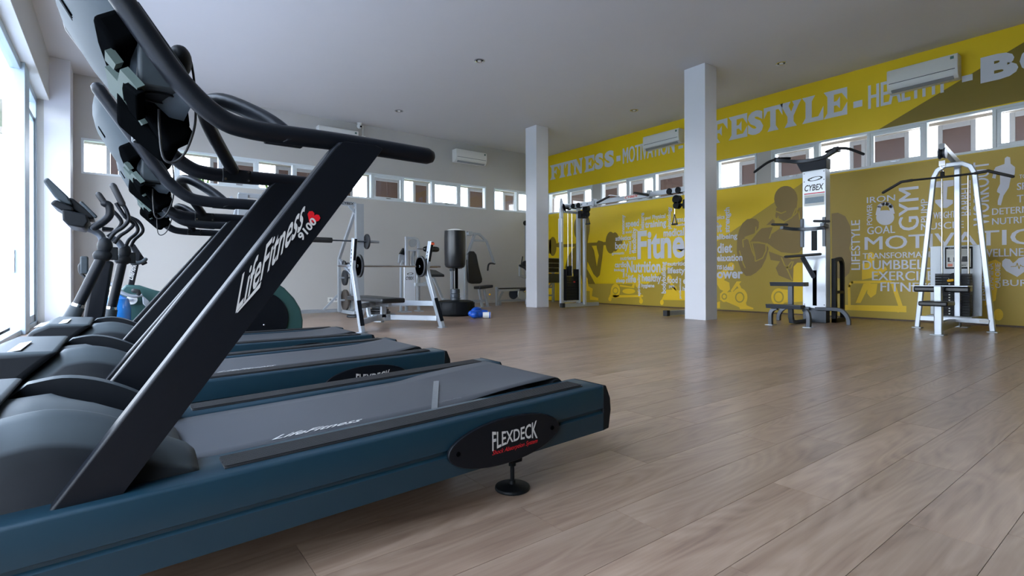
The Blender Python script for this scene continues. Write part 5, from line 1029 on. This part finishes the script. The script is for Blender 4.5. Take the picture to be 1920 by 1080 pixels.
b = B(); P = [w_(262, 190, 4.65), w_(285, 182, 4.65), w_(400, 295, 4.65), w_(380, 310, 4.65)]; b.prism([(p.x, 4.62, p.z) for p in P], (0, .04, 0)); b.build('pulse_grip', DKP, t, bev=.008)
b = B(); prof = [(.70, .74), (.86, .735), (.95, .70), (1.03, .665), (1.12, .60), (1.20, .51), (1.25, .42), (1.27, .32), (1.265, .20), (1.22, .08), (.60, .06), (.5, .3), (.55, .6)]
b.prism([(x, 4.64, z) for x, z in prof], (0, .32, 0)); b.build('drive_housing', GREEN, t, bev=.06, seg=4)
B().cyl((.92, 4.625, .35), (.92, 4.65, .35), .225, 40).build('side_disc', BLK, t, bev=.01); B().ell((.955, 4.62, .30), .008, .006, .008).build('screw', CHR, t)
b = B()
for k in range(3): b.bar((.985+.02*k, 4.638, .66-.013*k), (.995+.02*k, 4.638, .625-.013*k), .006, .008)
b.build('vent_slots', DARKM, t, kind='stuff')
for y in (4.66, 5.24): B().bar((-.28, y, .12), (.75, y, .15), .05, .07).build('pedal_arm', BLK, t, bev=.01); B().box(.05, .42, y-.07, y+.07, .17, .2).build('pedal', BLKR, t, bev=.01)
B().box(-.40, .6, 4.85, 5.02, .03, .10).build('base_frame', BLK, t, bev=.01); B().box(-.42, -.34, 4.6, 5.3, 0, .07).build('front_foot', BLK, t, bev=.01); B().box(1.02, 1.10, 4.62, 5.0, 0, .07).build('rear_foot', BLK, t, bev=.01)

# ------------------------------------------------------------------ exercise bike behind it
t = thing('exercise_bike', 'dark green exercise bike behind the elliptical trainer', 'exercise bike', (.2, 6.3, 0))
P = [w_(x, y, 6.3) for x, y in ((560, 830), (600, 785), (700, 790), (810, 825))]; prof = [(p.x, p.z) for p in P]+[(.52, .50), (.62, .40), (.70, .25), (.66, .10), (0.02, .08), (-.02, .42)]
b = B().prism([(x, 6.22, z) for x, z in prof], (0, .18, 0)); b.build('housing', GREEN, t, bev=.02, seg=3)
a, c = w_(630, 790, 6.3), w_(690, 560, 6.3); ps = B().bar(a-V((0, 0, .05)), c, .05, .11, (0, 1, 0)).build('handlebar_post', BLK, t, bev=.01)
b = B(); d = (c-a).normalized(); o = a+d*.05+V((-.018, -.058, 0)); text(b, 'LifeFitness', o+V((.03, 0, -.0)), d*.19, V((-.045, 0, .012)), .02, .25); b.build('lettering', PRINTG, ps)
B().bar(w_(645, 500, 6.3), w_(740, 640, 6.3), .05, .05, (0, 1, 0)).build('post_cap', BLK, t, bev=.008); B().cap([w_(650, 632, 6.2), w_(710, 625, 6.2), w_(745, 603, 6.2)], .018, 10, 3).build('handlebar', DKP, t, ang=80)
c = w_(645, 895, 6.2); B().cyl((c.x, 6.17, c.z), (c.x, 6.20, c.z), .045, 20).build('crank_hub', WHITEP, t, bev=.004); B().cap([(c.x-.15, 6.16, c.z-.005), (c.x, 6.16, c.z)], .012, 8).build('crank_arm', SILV, t)
B().tube([w_(460, 770, 6.1), w_(520, 790, 6.1), w_(580, 845, 6.1), w_(660, 870, 6.1), w_(720, 860, 6.1)], .016, 10, 4).build('guard_bar', SILVD, t, ang=80); B().cap([w_(660, 830, 6.1), w_(690, 835, 6.1), w_(695, 855, 6.1)], .022, 10).build('pedal', BLKR, t)
B().prism([w_(720, 860, 6.1), w_(775, 910, 6.1), w_(750, 950, 6.1), w_(725, 925, 6.1)], (0, .03, 0)).build('pedal_strap', SILVD, t, bev=.006)
B().tube([w_(320, 745, 6.5), w_(275, 700, 6.5), w_(268, 650, 6.5), w_(285, 630, 6.5)], .014, 8, 4).build('console_arc', BLKR, t, ang=80); p = w_(302, 645, 6.5); B().box(p.x-.03, p.x+.03, 6.45, 6.55, p.z-.085, p.z+.085).build('console', DKP, t, bev=.012)
B().box(.05, .12, 6.0, 6.6, 0, .07).build('front_foot', BLK, t, bev=.01); B().box(.55, .62, 6.0, 6.6, 0, .07).build('rear_foot', BLK, t, bev=.01); B().tube([w_(320, 745, 6.5), (-.1, 6.42, .4), (.04, 6.32, .12)], .02, 8, 3).build('seat_rail', BLK, t, ang=80)
t = thing('water_cooler_bottle', 'blue translucent water bottle standing behind the elliptical trainer', 'bottle', (-.045, 5.85, 0))
m_ = mat('blue_plastic', (40, 120, 200), .15, coat=.5)
B().lathe((-.02, 5.85, .0), (0, 0, 1), [(0, 0), (.10, 0), (.12, .02), (.12, .12), (.115, .13), (.12, .14), (.12, .28), (.115, .29), (.12, .30), (.12, .42), (.10, .50), (.04, .54), (.035, .58), (0, .58)], 28).build('body', m_, t); B().cyl((-.02, 5.85, .58), (-.02, 5.85, .61), .04, 16).build('cap', WHITEP, t)
